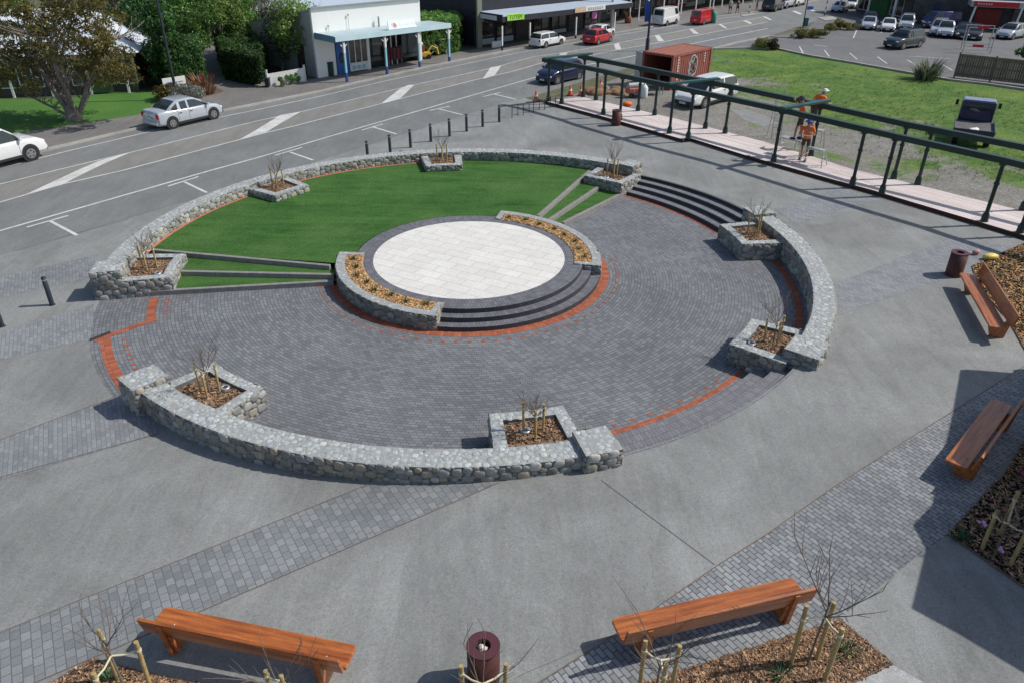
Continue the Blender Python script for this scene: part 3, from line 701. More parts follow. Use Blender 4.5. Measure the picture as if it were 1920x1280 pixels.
# ---- young staked trees
def twigs(mb, p, d, L, r, depth, spread=.55):
    p = Vector(p); d = Vector(d).normalized(); pts = [p]; n = 4
    for i in range(n):
        d = (d+Vector((rnd.uniform(-.16, .16), rnd.uniform(-.16, .16), rnd.uniform(-.02, .12)))).normalized(); pts.append(pts[-1]+d*L/n)
    mb.tube(pts, [r*(1-.6*i/n) for i in range(n+1)], 5 if depth else 4, cap=False)
    if depth > 0:
        for i in range(1, n+1):
            for _ in range(rnd.choice((1, 1, 2))):
                a = rnd.uniform(0, 2*PI); q = (d+Vector((math.cos(a), math.sin(a), .25))*spread).normalized()
                twigs(mb, pts[i], q, L*rnd.uniform(.45, .7), r*.55, depth-1, spread)
def staked_tree(base, label, H=1.6, stakes=None, sh=.75, sr=.028, seed=0, depth=2, cat='young tree', lean=(0, 0), kn=.5, stl=None, tie_h=None):
    rnd.seed(seed)
    root = empty('staked_tree', base, 0, label, cat, 'bare young trees tied to wooden stakes')
    mb = MB(); hs = H*kn
    tr = [Vector((0, 0, -.05)), Vector((lean[0]*.3, lean[1]*.3, hs*.5)), Vector((lean[0], lean[1], hs))]
    r0 = sr*.62
    mb.tube(tr, [r0, r0*.85, r0*.7], 6)
    tr_o = mb.build('trunk', M['twig'], root)
    mb = MB()
    for k in range(5):
        a = k*1.257+rnd.uniform(-.3, .3); z = rnd.uniform(.75, 1.)
        twigs(mb, tr[1].lerp(tr[2], (z-.5)*2), (math.cos(a)*.75, math.sin(a)*.75, 1), (H-hs)*rnd.uniform(.6, .95), r0*.55, depth)
    mb.build('crown', M['twig'], root)
    stakes = stakes or [(.22, .12), (-.24, .1), (.02, -.26)]
    th = tie_h or sh*.84
    c = tr[0].lerp(tr[1], min(1, th/(hs*.5))) if th < hs*.5 else tr[1].lerp(tr[2], (th-hs*.5)/(hs*.5))
    for k, (x, y) in enumerate(stakes):
        s = MB(); hh = sh*rnd.uniform(.94, 1.06); tx, ty = x*1.06, y*1.06
        s.tube([(x, y, -.05), (tx, ty, hh)], sr, 8); s.build('stake', M['stake'], root)
        t = MB(); e = Vector((tx, ty, th)); md = (e+c)/2+Vector((0, 0, -.04))
        t.tube([e, md, c], sr*.5, 5); t.tube([e+Vector((0, 0, .015)), e+Vector((0, 0, -.03))], sr*1.25, 8); t.build('tie', M['tie'], root)
    return root
# ---- square planters against the walls
def planter(a0, a1, zbase, zt, label, end_z=None, r1=11.26):
    root = empty('stone_planter', (0, 0, 0), 0, label, 'stone planter', 'square river stone planters along the circle wall')
    r0, w = 9.62, .3; wa = w/10.2*57.3
    mb = MB()
    core(mb, r0, r0+w, a0, a1, -.05, zt); face_stones(mb, arc_face(r0, a0, a1, lambda a: zbase-.03, False), r0*R(a1-a0), zt-zbase+.03, 2)
    for k, (b0, b1) in enumerate(((a0, a0+wa), (a1-wa, a1))):
        core(mb, r0+w, r1, b0, b1, -.05, zt); zz = (end_z[k] if end_z else zbase)
        face_stones(mb, rad_face(a0 if k == 0 else a1, r0, zz-.03, -1 if k == 0 else 1), r1-r0, zt-zz+.03, 2)
        face_stones(mb, top_face(r0+w*.8, b0, zt-.012), (r0+.6)*R(wa), r1-r0-w*.8, 3, CPC, (.13, .2), (.7, 1.3), .028, .96)
    face_stones(mb, top_face(r0, a0, zt-.012), r0*R(a1-a0), w, 3, CPC, (.13, .17), (.8, 1.7), .028, .96)
    mb.build('planter_wall', WM, root)
    zs = zt-.1
    n = 14; mb = MB(); q = []
    for i in range(n+1):
        for j in range(n+1):
            q.append(P3(r0+w+(r1-r0-w)*j/n, a0+wa+(a1-a0-2*wa)*i/n, zs+rnd.uniform(-.02, .025)))
    mb.add(q, [(i*(n+1)+j, i*(n+1)+j+1, (i+1)*(n+1)+j+1, (i+1)*(n+1)+j) for i in range(n) for j in range(n)], (1, 1, 1))
    pts = [P3(rnd.uniform(r0+w+.04, r1-.05), rnd.uniform(a0+wa+.3, a1-wa-.3), zs+rnd.uniform(0, .02)) for _ in range(420)]
    chips(mb, pts); mb.build('mulch', M['mulch'], root)
    am = (a0+a1)/2; rm = (r0+r1)/2+.1
    return root, P3(rm, am, zs)
PL_ = [
 (181.8, 193.0, .0, .58, 'square river stone planter beside the left entrance pier', (.3, 0)),
 (137, 147.2, .45, .72, 'low stone planter on the lawn along the street wall, left of the other lawn planter', None),
 (95, 104.6, .45, .72, 'low stone planter at the top of the lawn below the row of bollards', None),
 (50.6, 61.4, .2, .62, 'stone planter between the lawn terraces and the four dark-edged steps', (0, .3)),
 (5.2, 16.6, .0, .62, 'stone planter at the foot of the right wall beside the four dark-edged steps', None),
 (-39.6, -28.9, .0, .62, 'stone planter at the lower end of the right curved wall', None),
 (-84.2, -73.6, .0, .69, 'stone planter inside the nearest wall at its right end', None),
 (-130.6, -118.6, .0, .6, 'stone planter inside the nearest wall at its left end', None)]
TW = ['with stakes in the planter beside the left entrance pier', 'with stakes in the left lawn planter by the street wall', 'with stakes in the planter at the top of the lawn', 'with stakes in the planter between terraces and steps',
      'with pale stakes in the planter below the four steps', 'with stakes in the lower right wall planter', 'with fine twigs in the front right planter', 'with a trunk tie in the front left planter']
lights = [(.42, -.35), None, None, (-.3, -.2), None, (-.62, -.05), (-.2, .12), (.3, .25)]
def uplight(p, label):
    o = MB().lathe([(.0, .012), (.055, .012), (.06, .03), (.12, .03), (.125, .0)], n=20).build('ground_light', M['steel'], None, p)
    g = MB().lathe([(.0, .02), (.06, .02)], n=16).build('lens', M['glass'], o)
    return tag(o, label, 'ground light', 'round steel lights set in planter mulch')
LTX = {0: 'round steel ground light in the planter beside the left entrance pier', 3: 'small round light in the planter beside the dark-edged steps', 5: 'round light in the planter at the lower end of the right wall', 6: 'large round steel light in the mulch of the front right planter', 7: 'round light in the mulch of the front left planter'}
for k, (a0, a1, zb, zt, lb, ez) in enumerate(PL_):
    rt, c = planter(a0, a1, zb, zt, lb, ez, 11.05 if k > 5 else 11.22)
    staked_tree(c, 'bare tree '+TW[k], 1.35 if k != 6 else 1.1, [(.2, .12), (-.24, .08), (.02, -.2)], .78, .03, 20+k, 2)
    if lights[k]: uplight(c+Vector((lights[k][0], lights[k][1], .02)), LTX[k])

# ---- curved planters on the stage
def stage_planter(a0, a1, label, n_plants):
    root = empty('curved_planter', (0, 0, 0), 0, label, 'stone planter', 'curved stone planters on the stage')
    mb = MB(); core(mb, 4.2, 4.5, a0, a1, -.05, .49)
    face_stones(mb, arc_face(4.5, a0, a1, lambda a: -.03, True), 4.5*R(a1-a0), .52, 2, [tuple(x*.8 for x in c) for c in STC])
    face_stones(mb, top_face(4.2, a0, .478), 4.4*R(a1-a0), .3, 3, CPC, (.13, .17), (.9, 2), .022, .97)
    for k, a in enumerate((a0, a1)):
        s = 1 if k == 0 else -1; w = s*.22/4*57.3
        lo, hi = sorted((a, a+w)); core(mb, 3.62, 4.2, lo, hi, .3, .49)
        face_stones(mb, rad_face(a, 3.6, .0, -s), .9, .5, 2); face_stones(mb, top_face(3.62, lo, .478), 3.9*R(abs(w)), .58, 3, CPC, (.13, .18), (.7, 1.2), .022, .97)
    mb.build('planter_wall', WM, root)
    mb = MB(); w = .22/4*57.3; n = 60
    for i in range(n):
        aa, ab = a0+w+(a1-a0-2*w)*i/n, a0+w+(a1-a0-2*w)*(i+1)/n
        mb.quad(P3(3.6, aa, .462), P3(4.2, aa, .47), P3(4.2, ab, .47), P3(3.6, ab, .462))
    chips(mb, [P3(rnd.uniform(3.64, 4.16), rnd.uniform(a0+w, a1-w), .465) for _ in range(1500)], (.025, .06), [(1, 1, 1), (1.25, 1.2, 1.1), (.7, .6, .5), (.45, .4, .35), (1.3, 1.35, 1.4)])
    mb.build('gold_mulch', M['gold'], root)
    return [P3(3.9+.05*(-1)**i, a0+w+(a1-a0-2*w)*(i+.6)/n_plants, .47) for i in range(n_plants)]
GC = [(.05, .11, .035), (.08, .15, .05), (.035, .08, .03)]
def small_plant(p, label, h=.14, w=.17, group=None, cols=GC, bl=60, name='grass_tuft', cat='small plant'):
    o = tufts(name, [(0, 0, 0)], h, w, cols, bl); o.location = p
    return tag(o, label, cat, group)
for i, p in enumerate(stage_planter(177.5, 260.5, 'curved stone planter with golden bark on the near left edge of the stage', 8)):
    small_plant(p, 'dark green tuft in golden bark of the near left stage planter', group='tufts in the near left stage planter')
for i, p in enumerate(stage_planter(-10, 77, 'curved stone planter with golden bark on the far right edge of the stage', 8)):
    small_plant(p, 'dark green tuft in golden bark of the far right stage planter', group='tufts in the far right stage planter')

# ================================================================ mulch beds
def bed(name, P, m, n, cols=None, s=(.02, .05), lab=None, edge=True):
    xs = [p.x for p in P]; ys = [p.y for p in P]
    o = sheet(name, P, .016, m, 'structure')
    if edge:
        k = MB()
        for a, b in zip(P, P[1:]+P[:1]): k.beam((a.x, a.y, G(a.x)+.015), (b.x, b.y, G(b.x)+.015), .02, .05)
        structure(k.build('bed_edging', E1))
    def inside(x, y):
        r = False
        for a, b in zip(P, P[1:]+P[:1]):
            if (a.y > y) != (b.y > y) and x < (b.x-a.x)*(y-a.y)/(b.y-a.y)+a.x: r = not r
        return r
    mb = MB(); pts = []
    while len(pts) < n:
        x, y = rnd.uniform(min(xs), max(xs)), rnd.uniform(min(ys), max(ys))
        if inside(x, y): pts.append((x, y, G(x)+.02))
    chips(mb, pts, s, cols); c = mb.build('bark_chips', m); c['kind'] = 'stuff'
    return o
bed('mulch_bed', px((1060, 1330), (1285, 1257), (1575, 1163), (1672, 1245), (1560, 1300), (1400, 1400)), M['mulch'], 8500)
bed('mulch_bed', px((1777, 1002), (1885, 885), (1930, 810), (2150, 700), (2300, 900), (1960, 1125), (1905, 1092)), M['mulch'], 8500)
bed('mulch_bed', px((30, 1320), (175, 1236), (310, 1272), (640, 1330), (700, 1400), (100, 1400)), M['mulch'], 6000)
bed('mulch_bed', px((740, 1300), (860, 1284), (1000, 1320), (1000, 1400), (700, 1400)), M['mulch'], 2200)
bed('golden_mulch_bed', px((1822, 500), (1925, 455), (2100, 520), (2150, 700), (1935, 680), (1890, 600), (1835, 540)), M['gold'], 8500, [(1, 1, 1), (1.2, 1.15, 1.1), (.7, .6, .5), (.5, .45, .4)])
sheet('access_slab', px((1578, 1290), (1672, 1246), (1770, 1300), (1640, 1400)), .011, M['plaza_light'])

# trees in the beds: base pixel, height seen at the crown top
def tree_at(bp, stakes_px, label, H, sh, seed, depth=2, lean=(0, 0), kn=.45):
    b = gp(*bp); st_ = [tuple((gp(*s)-b)[:2]) for s in stakes_px]
    staked_tree(b, label, H, st_, sh, .035, seed, depth, lean=lean, kn=kn)
tree_at((1512, 1250), ((1482, 1247), (1545, 1276), (1530, 1236)), 'tall bare young tree with three stakes in the triangular mulch bed at the bottom', 2.8, 1.3, 31, 1, (.12, .1), .5)
tree_at((1226, 1318), ((1198, 1300), (1256, 1306), (1232, 1345)), 'bare young tree before the left end of the bench right of the bin', 2.0, 1.2, 44, 1)
tree_at((246, 1318), ((222, 1275), (284, 1292), (212, 1345)), 'bare young tree with cream ties by the left end of the bottom left bench', 2.1, 1.12, 33, 1, (-.2, .2), .58)
tree_at((540, 1345), ((518, 1336), (546, 1352), (498, 1372)), 'bare young tree in front of the right end of the bottom left bench', 1.75, 1.05, 34, 1)
tree_at((906, 1352), ((870, 1333), (946, 1326), (906, 1400)), 'bare young tree with two stakes directly in front of the near litter bin', 1.7, 1.05, 35, 1)
tree_at((1862, 1045), ((1840, 1030), (1893, 1060), (1875, 1000)), 'bare young tree with stakes in the shaded bed at the right edge', 1.5, 1.0, 36, 1)
fl = surf('pink_petals', (.7, .25, .6), (.8, .45, .7), 20, 0, .6)
for p, c, l in (((1838, 993), 'p', 'pale pink flowering plant low in the shaded bed'), ((1868, 1042), 'p', 'lilac flower cluster at the near edge of the shaded bed'), ((1885, 972), 'm', 'magenta flower beside the stakes in the shaded bed'), ((1915, 900), 'm', 'purple flower at the right edge of the shaded bed')):
    b = gp(*p); root = empty('flowering_plant', b, 0, l, 'flower')
    tufts('leaves', [(0, 0, 0)], .14, .25, [(.03, .09, .02), (.05, .13, .04)], 30).parent = root
    mb = MB()
    for k in range(5): mb.blob((rnd.uniform(-.05, .05), rnd.uniform(-.05, .05), .16+rnd.uniform(0, .03)), (.04, .04, .022))
    mb.build('petals', fl if c == 'p' else surf('magenta_petals', (.5, .02, .2), None, 9, 0, .6), root)
for p, l in (((1588, 1222), 'small green shrub in the triangular mulch bed by its sharp corner'), ((1463, 1268), 'small green shrub at the bottom of the triangular mulch bed'), ((208, 1276), 'small green shrub in the bottom left mulch bed'), ((1800, 1010), 'dark small shrub at the corner of the shaded bed')):
    small_plant(gp(*p), l, .2, .3, None, [(.02, .1, .04), (.04, .16, .06), (.08, .2, .09)], 60, 'small_shrub', 'shrub')
for i, p in enumerate([(1848, 500), (1868, 520), (1890, 505), (1912, 530), (1870, 545), (1895, 560), (1905, 590), (1862, 485), (1900, 480), (1915, 620)]):
    small_plant(gp(*p), 'small grey green plant in the golden mulch bed behind the right bench', .17, .3, 'grey green plants in the golden mulch', [(.12, .13, .08), (.08, .1, .05), (.16, .16, .1)], 34, 'groundcover_plant')

# ================================================================ benches
def bench(c, rz, label, L=3.25, s=1.):
    """front of the seat looks along local +y"""
    root = empty('timber_bench', c, rz, label, 'bench', 'long stained timber benches', s)
    mb = MB()
    P = [(-L/2, .0), (-L/2+.0, .37), (-L/2+.05, .42), (L/2-.05, .42), (L/2, .37), (L/2, .0), (L/2-.02, -.02), (-L/2+.02, -.02)]
    mb.prism(P, .41, .475); mb.build('seat', M['seatwood'], root, bevel=.012)
    mb = MB(); t = R(13); u = Vector((0, -math.sin(t), math.cos(t))); n = Vector((0, -math.cos(t), -math.sin(t)))
    b = Vector((0, -.075, .5)); V = []
    for x, e in ((-L/2, 0), (L/2, 0)):
        for q in (b, b+u*.38):
            V += [q+Vector((x, 0, 0)), q+Vector((x, 0, 0))+n*.06]
    mb.add(V, [(0, 2, 3, 1), (4, 5, 7, 6), (0, 1, 5, 4), (2, 6, 7, 3), (0, 4, 6, 2), (1, 3, 7, 5)])
    mb.build('backrest', M['seatwood'], root, bevel=.012)
    for x in (-L/2+.38, L/2-.38):
        mb = MB(); pr = [(.36, .41), (.22, .0), (-.12, .0), (-.14, .02), (-.225, .8), (-.165, .82), (-.08, .5), (-.02, .41)]
        n_ = len(pr); V = [(x-.045, a, z) for a, z in pr]+[(x+.045, a, z) for a, z in pr]
        V2 = []
        mb.add(V, [tuple(range(n_))[::-1], tuple(range(n_, 2*n_))]+[(i, (i+1) % n_, (i+1) % n_+n_, i+n_) for i in range(n_)])
        mb.build('leg', M['seatwood'], root, bevel=.008)
    mb = MB(); mb.box((0, .08, .3), (L-.85, .045, .12)); mb.build('stretcher', M['seatwood'], root)
    for x in (-L/2+.38, L/2-.38): MB().box((x+(.08 if x < 0 else -.08), -.1, .3), (.07, .05, .5), rx=.15).build('brace', M['seatwood'], root, bevel=.006)
    mb = MB()
    for x in (-L/2+.38, L/2-.38): mb.lathe([(0, .02), (.014, .018), (.016, 0)], (x, -.02+.12, .477), 8)
    mb.build('bolt', M['steel'], root)
    return root
def bench_px(pl, pr, label, front=1, dz=.475, dx=0.):
    a, b = gp(*pl, dz), gp(*pr, dz); d = b-a; rz = math.atan2(d.y, d.x); n = Vector((-d.y, d.x, 0)).normalized()
    c = (a+b)/2-n*.4; c.z = G(c.x)
    return bench(c, rz, label, d.length)
bench_px((310, 1140), (668, 1206), 'orange stained timber bench seen from behind at the bottom left')
bench_px((1146, 1164), (1488, 1079), 'orange stained timber bench seen from behind right of the round bin')
bench_px((1773, 861), (1862, 746), 'timber bench lying mostly in the shadow at the right edge')  # replaced below if needed
bench_px((1858, 612), (1800, 511), 'timber bench with its back to the golden mulch bed beside a bin')
# ================================================================ litter bins, bollards, racks
def bin_(c, label, rub=True):
    root = empty('litter_bin', c, rnd.uniform(0, 3), label, 'litter bin', 'round rusted steel litter bins')
    MB().lathe([(.25, 0), (.255, .02), (.255, .8), (.235, .8), (.235, .1), (0, .1)], n=32).build('drum', M['corten'], root)
    MB().lathe([(.115, .74), (.12, .806), (.262, .806), (.262, .77), (.235, .77)], n=36, smooth=False).build('lid', surf('maroon_lid', (.11, .035, .045), (.09, .028, .035), 4, 0, .45), root)
    mb = MB(); mb.box((.0, -.02, .0), (.5, .02, .02)) if False else None
    MB().lathe([(.0, .72), (.22, .72)], n=16).build('liner', M['black'], root)
    return root
b_ = bin_(gp(907, 1272), 'round rusted litter bin with white rubbish showing in its hole, between the two near benches')
mb = MB(); [mb.blob((rnd.uniform(-.05, .03), rnd.uniform(-.05, .02), .735+.02*k), (.05, .045, .035), 1, rnd.uniform(0, 3), jit=.2) for k in range(4)]
o = mb.build('rubbish', surf('paper_rubbish', (.75, .72, .66), (.6, .45, .42), 12, 0, .7)); o.location = b_.location; tag(o, 'crumpled white paper rubbish in the hole of the near bin', 'rubbish')
bin_(gp(1787, 516), 'round rusted litter bin beside the bench at the right edge')
bin_(gp(1155, 235), 'small looking rusted litter bin in front of the timber deck')
o = MB().blob((0, 0, .1), (.16, .1, .09), 2, .3, jit=.05).build('red_bag', surf('red_cloth', (.5, .03, .03), (.6, .5, .5), 6, 0, .6)); o.location = gp(1829, 478); tag(o, 'small red and white bag on the paving behind the right bin', 'bag')
o = MB().blob((0, 0, .12), (.3, .16, .11), 2, .2, jit=.09).build('yellow_bag', surf('yellow_plastic', (.8, .6, .03), (.75, .68, .3), 6, 0, .5)); o.location = gp(1856, 487); tag(o, 'crumpled yellow bag at the edge of the golden mulch bed', 'bag')
def bollard(p, label, h=.92, grp='dark bollards in a row along the street'):
    root = empty('bollard', p, 0, label, 'bollard', grp)
    MB().lathe([(.072, -.02), (.072, h), (.06, h+.012), (0, h+.014)], n=16).build('post', M['bollard'], root)
    MB().lathe([(.1, .0), (.1, .008), (.07, .008)], n=16).build('base_plate', M['bollard'], root)
    MB().lathe([(.0735, h-.1), (.0735, h-.06)], n=16).build('band', M['steel'], root)
bollard(gp(98, 572), 'dark bollard standing alone left of the circle entrance pier', .95)
bollard(gp(4, 612), 'dark bollard cut by the left edge of the picture', .95)
BX = [(690, 296), (732, 281), (770, 277), (808, 270), (843, 258), (875, 247), (905, 236), (936, 229)]
BP = [gp(690, 287)]+[gp(*b) for b in BX[1:]]
ORD = ['first', 'second', 'third', 'fourth', 'fifth', 'sixth', 'seventh', 'eighth']
a, b = gp(690, 300), gp(936, 229)
for k in range(8):
    p = gp(BX[k][0], 300-(BX[k][0]-690)*.2886) ; bollard(p, f'{ORD[k]} dark bollard from the left in the row behind the lawn wall', .9)
for k, (x, y) in enumerate(((962, 218), (983, 213), (1002, 208), (1023, 203), (1043, 199))):
    a, b = gp(x-2, y+3), gp(x+9, y-2); h = .62
    root = empty('bike_rack', (0, 0, 0), 0, f'{ORD[k]} steel hoop from the left in the bicycle rack near the deck corner', 'bicycle rack', 'steel bicycle hoops')
    d = (b-a)*.0
    q = [a, a+Vector((0, 0, h*.9)), a.lerp(b, .12)+Vector((0, 0, h)), a.lerp(b, .88)+Vector((0, 0, h)), b+Vector((0, 0, h*.9)), b]
    MB().tube(q, .022, 6).build('hoop', M['black'], root)
    mb = MB(); [mb.lathe([(.06, 0), (.06, .01), (.0, .012)], tuple(v), 8) for v in (a, b)]; mb.build('foot_plate', M['black'], root)
# ================================================================ deck and pergola
boards = bricks('deck_boards', (.62, .53, .5), (.78, .7, .67), (.34, .28, .26), 3.2, .14, rot=-heading(DF0, DF1), msize=.012, grime=.14)
def gq(*L): return [gp(x, y, .16) for x, y in L]
DFr = gq((1022, 190), (1150, 224), (1282, 262)); DF2 = gq((1290, 258), (1400, 292), (1650, 361), (1920, 441), (2200, 524))
DR = gq((1092, 182), (1330, 239), (1440, 268), (1600, 318), (1920, 396), (2200, 470))
root = empty('timber_deck', (0, 0, 0), 0, 'long pale pinkish timber deck under the green pergola', 'deck')
o = sheet('deck_boards', DFr+DF2+DR[::-1], .16, boards, None, root)
for P in (DFr, DF2[1:]):
    fa = MB()
    for a, b in zip(P[:-1], P[1:]):
        a, b = a.copy(), b.copy(); a.z, b.z = G(a.x)+.06, G(b.x)+.06; fa.beam(a, b, .06, .2)
    fa.build('fascia', surf('brown_fascia', (.06, .025, .02), (.04, .018, .015), 5, 0, .7), root)
fa = MB()
for P in (DR,):
    for a, b in zip(P[:-1], P[1:]):
        a, b = a.copy(), b.copy(); a.z, b.z = G(a.x)+.07, G(b.x)+.07; fa.beam(a, b, .04, .17)
fa.build('rear_fascia', M['deckside'] if 'deckside' in M else M['trim'], root)
F_ = [(1028, 190), (1053, 195), (1131, 215), (1162, 225), (1255, 250), (1290, 260), (1450, 303), (1598, 346), (1653, 362), (1845, 415), (1912, 436)]
R_ = [(1093, 182), (1117, 188), (1196, 208), (1227, 216), (1322, 241), (1359, 250), (1520, 292), (1675, 335), (1720, 346), (1917, 394)]
pg = empty('pergola', (0, 0, 0), 0, 'long dark green pergola frame of paired posts and beams along the deck', 'pergola')
PH = 2.2
def tops(L): return [gp(x, y, .16)+Vector((0, 0, .16)) for x, y in L]
FT, RT = tops(F_), tops(R_)
# put the posts exactly on one line each, so the beams run straight
def line_fit(T):
    a, b = T[0], T[-1]; d = (b-a); d.z = 0; d.normalize()
    return a, d
for T in (FT, RT):
    for p in T:
        mb = MB(); q = p
        mb.tube([q+Vector((0, 0, .3)), q+Vector((0, 0, PH))], .075, 8); mb.tube([q+Vector((0, 0, -.02)), q+Vector((0, 0, .05)), q+Vector((0, 0, .26)), q+Vector((0, 0, .34))], [.15, .135, .125, .09], 8)
        mb.tube([q+Vector((0, 0, 1.42)), q+Vector((0, 0, 1.5))], .1, 8); mb.box(q+Vector((0, 0, PH-.03)), (.2, .2, .06), heading(T[0], T[-1]))
        mb.build('post', M['green'], pg)
def beams(T, name):
    mb = MB()
    e = [ext(T[1], T[0], 1.5)]+list(T)+[ext(T[-2], T[-1], 4)]
    for a, b in zip(e[:-1], e[1:]):
        mb.beam(a+Vector((0, 0, PH+.1)), b+Vector((0, 0, PH+.1)), .16, .2); mb.beam(a+Vector((0, 0, PH+.215)), b+Vector((0, 0, PH+.215)), .22, .03)
    return mb.build(name, M['green'], pg)
beams(FT, 'beam'); beams(RT, 'beam')
for a, b in ((FT[0], RT[0]), (FT[4], RT[4]), (FT[6]+(FT[7]-FT[6])*.06, RT[6])):
    mb = MB(); d = (b-a).normalized(); z = Vector((0, 0, PH+.29))
    mb.beam(a-d*.35+z, b+d*.45+z, .3, .09); mb.build('cross_beam', M['green_l'], pg)
# ---- workers on the deck
ORG = surf('hi_vis_orange', (.95, .2, .03), (.85, .15, .02), 9, 0, .7); SKN = surf('skin', (.45, .22, .13), None, 12, 0, .6)
def skinned(name, pts, edges, m, parent, sub=1):
    bm = bmesh.new(); lay = bm.verts.layers.skin.verify(); vs = [bm.verts.new(p[0]) for p in pts]
    for v, p in zip(vs, pts): v[lay].radius = (p[1], p[1] if len(p) < 3 else p[2])
    vs[0][lay].use_root = True
    for a, b in edges: bm.edges.new((vs[a], vs[b]))
    me = bpy.data.meshes.new(name); bm.to_mesh(me); bm.free(); me.materials.append(m)
    o = bpy.data.objects.new(name, me); col.objects.link(o); o.parent = parent
    s = o.modifiers.new('skin', 'SKIN'); s.use_smooth_shade = True
    if sub: k = o.modifiers.new('sub', 'SUBSURF'); k.levels = sub; k.render_levels = sub
    return o
def person(loc, rz, label, bend=.0, arms=((.25, .3, 1.1), (.25, .3, 1.1)), hat=(.85, .85, .82), shirt=ORG, shorts=(.08, .075, .06), s=1.1, step=.12):
    """local +y is forward; arms = wrist positions relative to a 1.75 m figure"""
    root = empty('person', loc, rz, label, 'person', None, s)
    sb = math.sin(bend); cb = math.cos(bend)
    def T(x, y, z): return (x, y*cb+(z-.95)*sb, .95+(z-.95)*cb-y*sb) if z > .95 else (x, y, z)
    ch, nk, hd = T(0, 0, 1.25), T(0, .01, 1.47), T(0, .05, 1.63)
    pts = [((0, 0, .95), .13, .1), (ch, .15, .1), (T(0, 0, 1.4), .12, .09), (nk, .055), (T(0, .03, 1.56), .075, .085), (hd, .08, .095), (T(0, .04, 1.72), .06, .075)]
    E = [(0, 1), (1, 2), (2, 3), (3, 4), (4, 5), (5, 6)]
    for sx, dy in ((-1, step), (1, -step)):
        i = len(pts); pts += [((sx*.1, 0, .88), .085), ((sx*.12, dy*.6+.03, .5), .058), ((sx*.12, dy, .1), .042), ((sx*.13, dy+.14, .03), .035)]
        E += [(0, i), (i, i+1), (i+1, i+2), (i+2, i+3)]
    arm = []
    for sx, w in zip((-1, 1), arms):
        S = Vector(T(sx*.19, 0, 1.41)); Wp = Vector((sx*w[0], w[1], w[2])); d = Wp-S; L = d.length
        if L > .54: Wp = S+d.normalized()*.54
        mid = (S+Wp)/2; h = math.sqrt(max(0, .28**2-((Wp-S).length/2)**2)); El = mid+Vector((sx*.5, -.2, -.8)).normalized()*h
        i = len(pts); pts += [(tuple(S), .058), (tuple(El), .042), (tuple(Wp), .03)]; E += [(2, i), (i, i+1), (i+1, i+2)]
        f = (Wp-El).normalized(); q = Wp+f*.06; j = len(pts); pts += [(tuple(q), .034, .02)]; E += [(i+2, j)]
        side = f.cross(Vector((0, 0, 1))).normalized() if abs(f.z) < .9 else Vector((1, 0, 0))
        for k in range(4):
            a_ = q+side*(.018*(k-1.5))+f*.03; b_ = a_+f*(.05, .06, .055, .045)[k]+Vector((0, 0, -.015)); n = len(pts)
            pts += [(tuple(a_), .009), (tuple(b_), .007)]; E += [(j, n), (n, n+1)]
        n = len(pts); pts += [(tuple(Wp+side*-.035*sx+f*.045), .01)]; E += [(i+2, n)]
        arm.append((S, El))
    skinned('body', pts, E, SKN, root)
    sp = [((0, 0, .84), .165, .13), (ch, .172, .125), (T(0, 0, 1.42), .13, .1)]; se = [(0, 1), (1, 2)]
    for S, El in arm:
        i = len(sp); sp += [(tuple(S), .078), (tuple(S.lerp(El, .75)), .062)]; se += [(2, i), (i, i+1)]
    skinned('shirt', sp, se, shirt, root)
    if shirt is ORG:
        v = Vector(T(0, 0, 1.12)); mb = MB(); mb.lathe([(.19, -.03), (.192, .03)], (0, 0, 0), 16); o_ = mb.build('reflective_band', M['white'], root); o_.location = v; o_.rotation_euler.x = -bend; o_.scale = (1, .78, 1)
    pp = [((0, 0, .96), .15, .115)]; pe = []
    for sx, dy in ((-1, step), (1, -step)):
        i = len(pp); pp += [((sx*.1, 0, .86), .1), ((sx*.12, dy*.5+.02, .56), .078)]; pe += [(0, i), (i, i+1)]
    skinned('shorts', pp, pe, surf('work_shorts', shorts, None, 9, 0, .9), root)
    mb = MB()
    for sx, dy in ((-1, step), (1, -step)): mb.blob((sx*.125, dy+.06, .05), (.055, .14, .055), 2)
    mb.build('boots', M['black'], root)
    mb = MB(); h = Vector(T(0, .045, 1.7)); mb.blob(h, (.105, .125, .1), 2); mb.lathe([(0, 0), (.16, -.005), (.15, .012), (.1, .03)], h+Vector((0, .02, .0)), 14)
    mb.build('hat', surf('hat_cloth', hat, None, 9, 0, .8), root)
    mb = MB()
    for sx in (-1, 1): mb.blob(T(sx*.032, .145, 1.645), (.012, .008, .008), 1)
    mb.build('eyes', M['black'], root)
    mb = MB(); mb.blob(T(0, .155, 1.61), (.014, .02, .022), 1); mb.build('nose', SKN, root)
    return root
AL = surf('aluminium', (.62, .63, .62), (.5, .5, .5), 6, 0, .35, metal=.5)
def trestle(a, b, h, label):
    root = empty('trestle', (0, 0, 0), 0, label, 'trestle', 'aluminium work trestles on the deck'); z = a.z
    d = (b-a); d.z = 0; n = Vector((-d.y, d.x, 0)).normalized()
    mb = MB(); mb.beam(a+Vector((0, 0, h)), b+Vector((0, 0, h)), .34, .06); mb.build('platform', AL, root)
    for e, s in ((a, -1), (b, 1)):
        for w in (-1, 1):
            mb = MB(); mb.tube([e+n*w*.15+Vector((0, 0, h)), e+n*w*.3+d.normalized()*s*.12+Vector((0, 0, .0))], .025, 6); mb.build('leg', AL, root)
        mb = MB()
        for k in (.3, .6): mb.tube([e+n*-.22+Vector((0, 0, h*k)), e+n*.22+Vector((0, 0, h*k))], .018, 5)
        mb.build('rung', AL, root)
ZD = .16
def dk(x, y): p = gp(x, y, ZD); p.z += ZD; return p
t0 = dk(1503, 300)
trestle(dk(1462, 286), dk(1500, 296), .75, 'aluminium trestle under the middle worker on the deck')
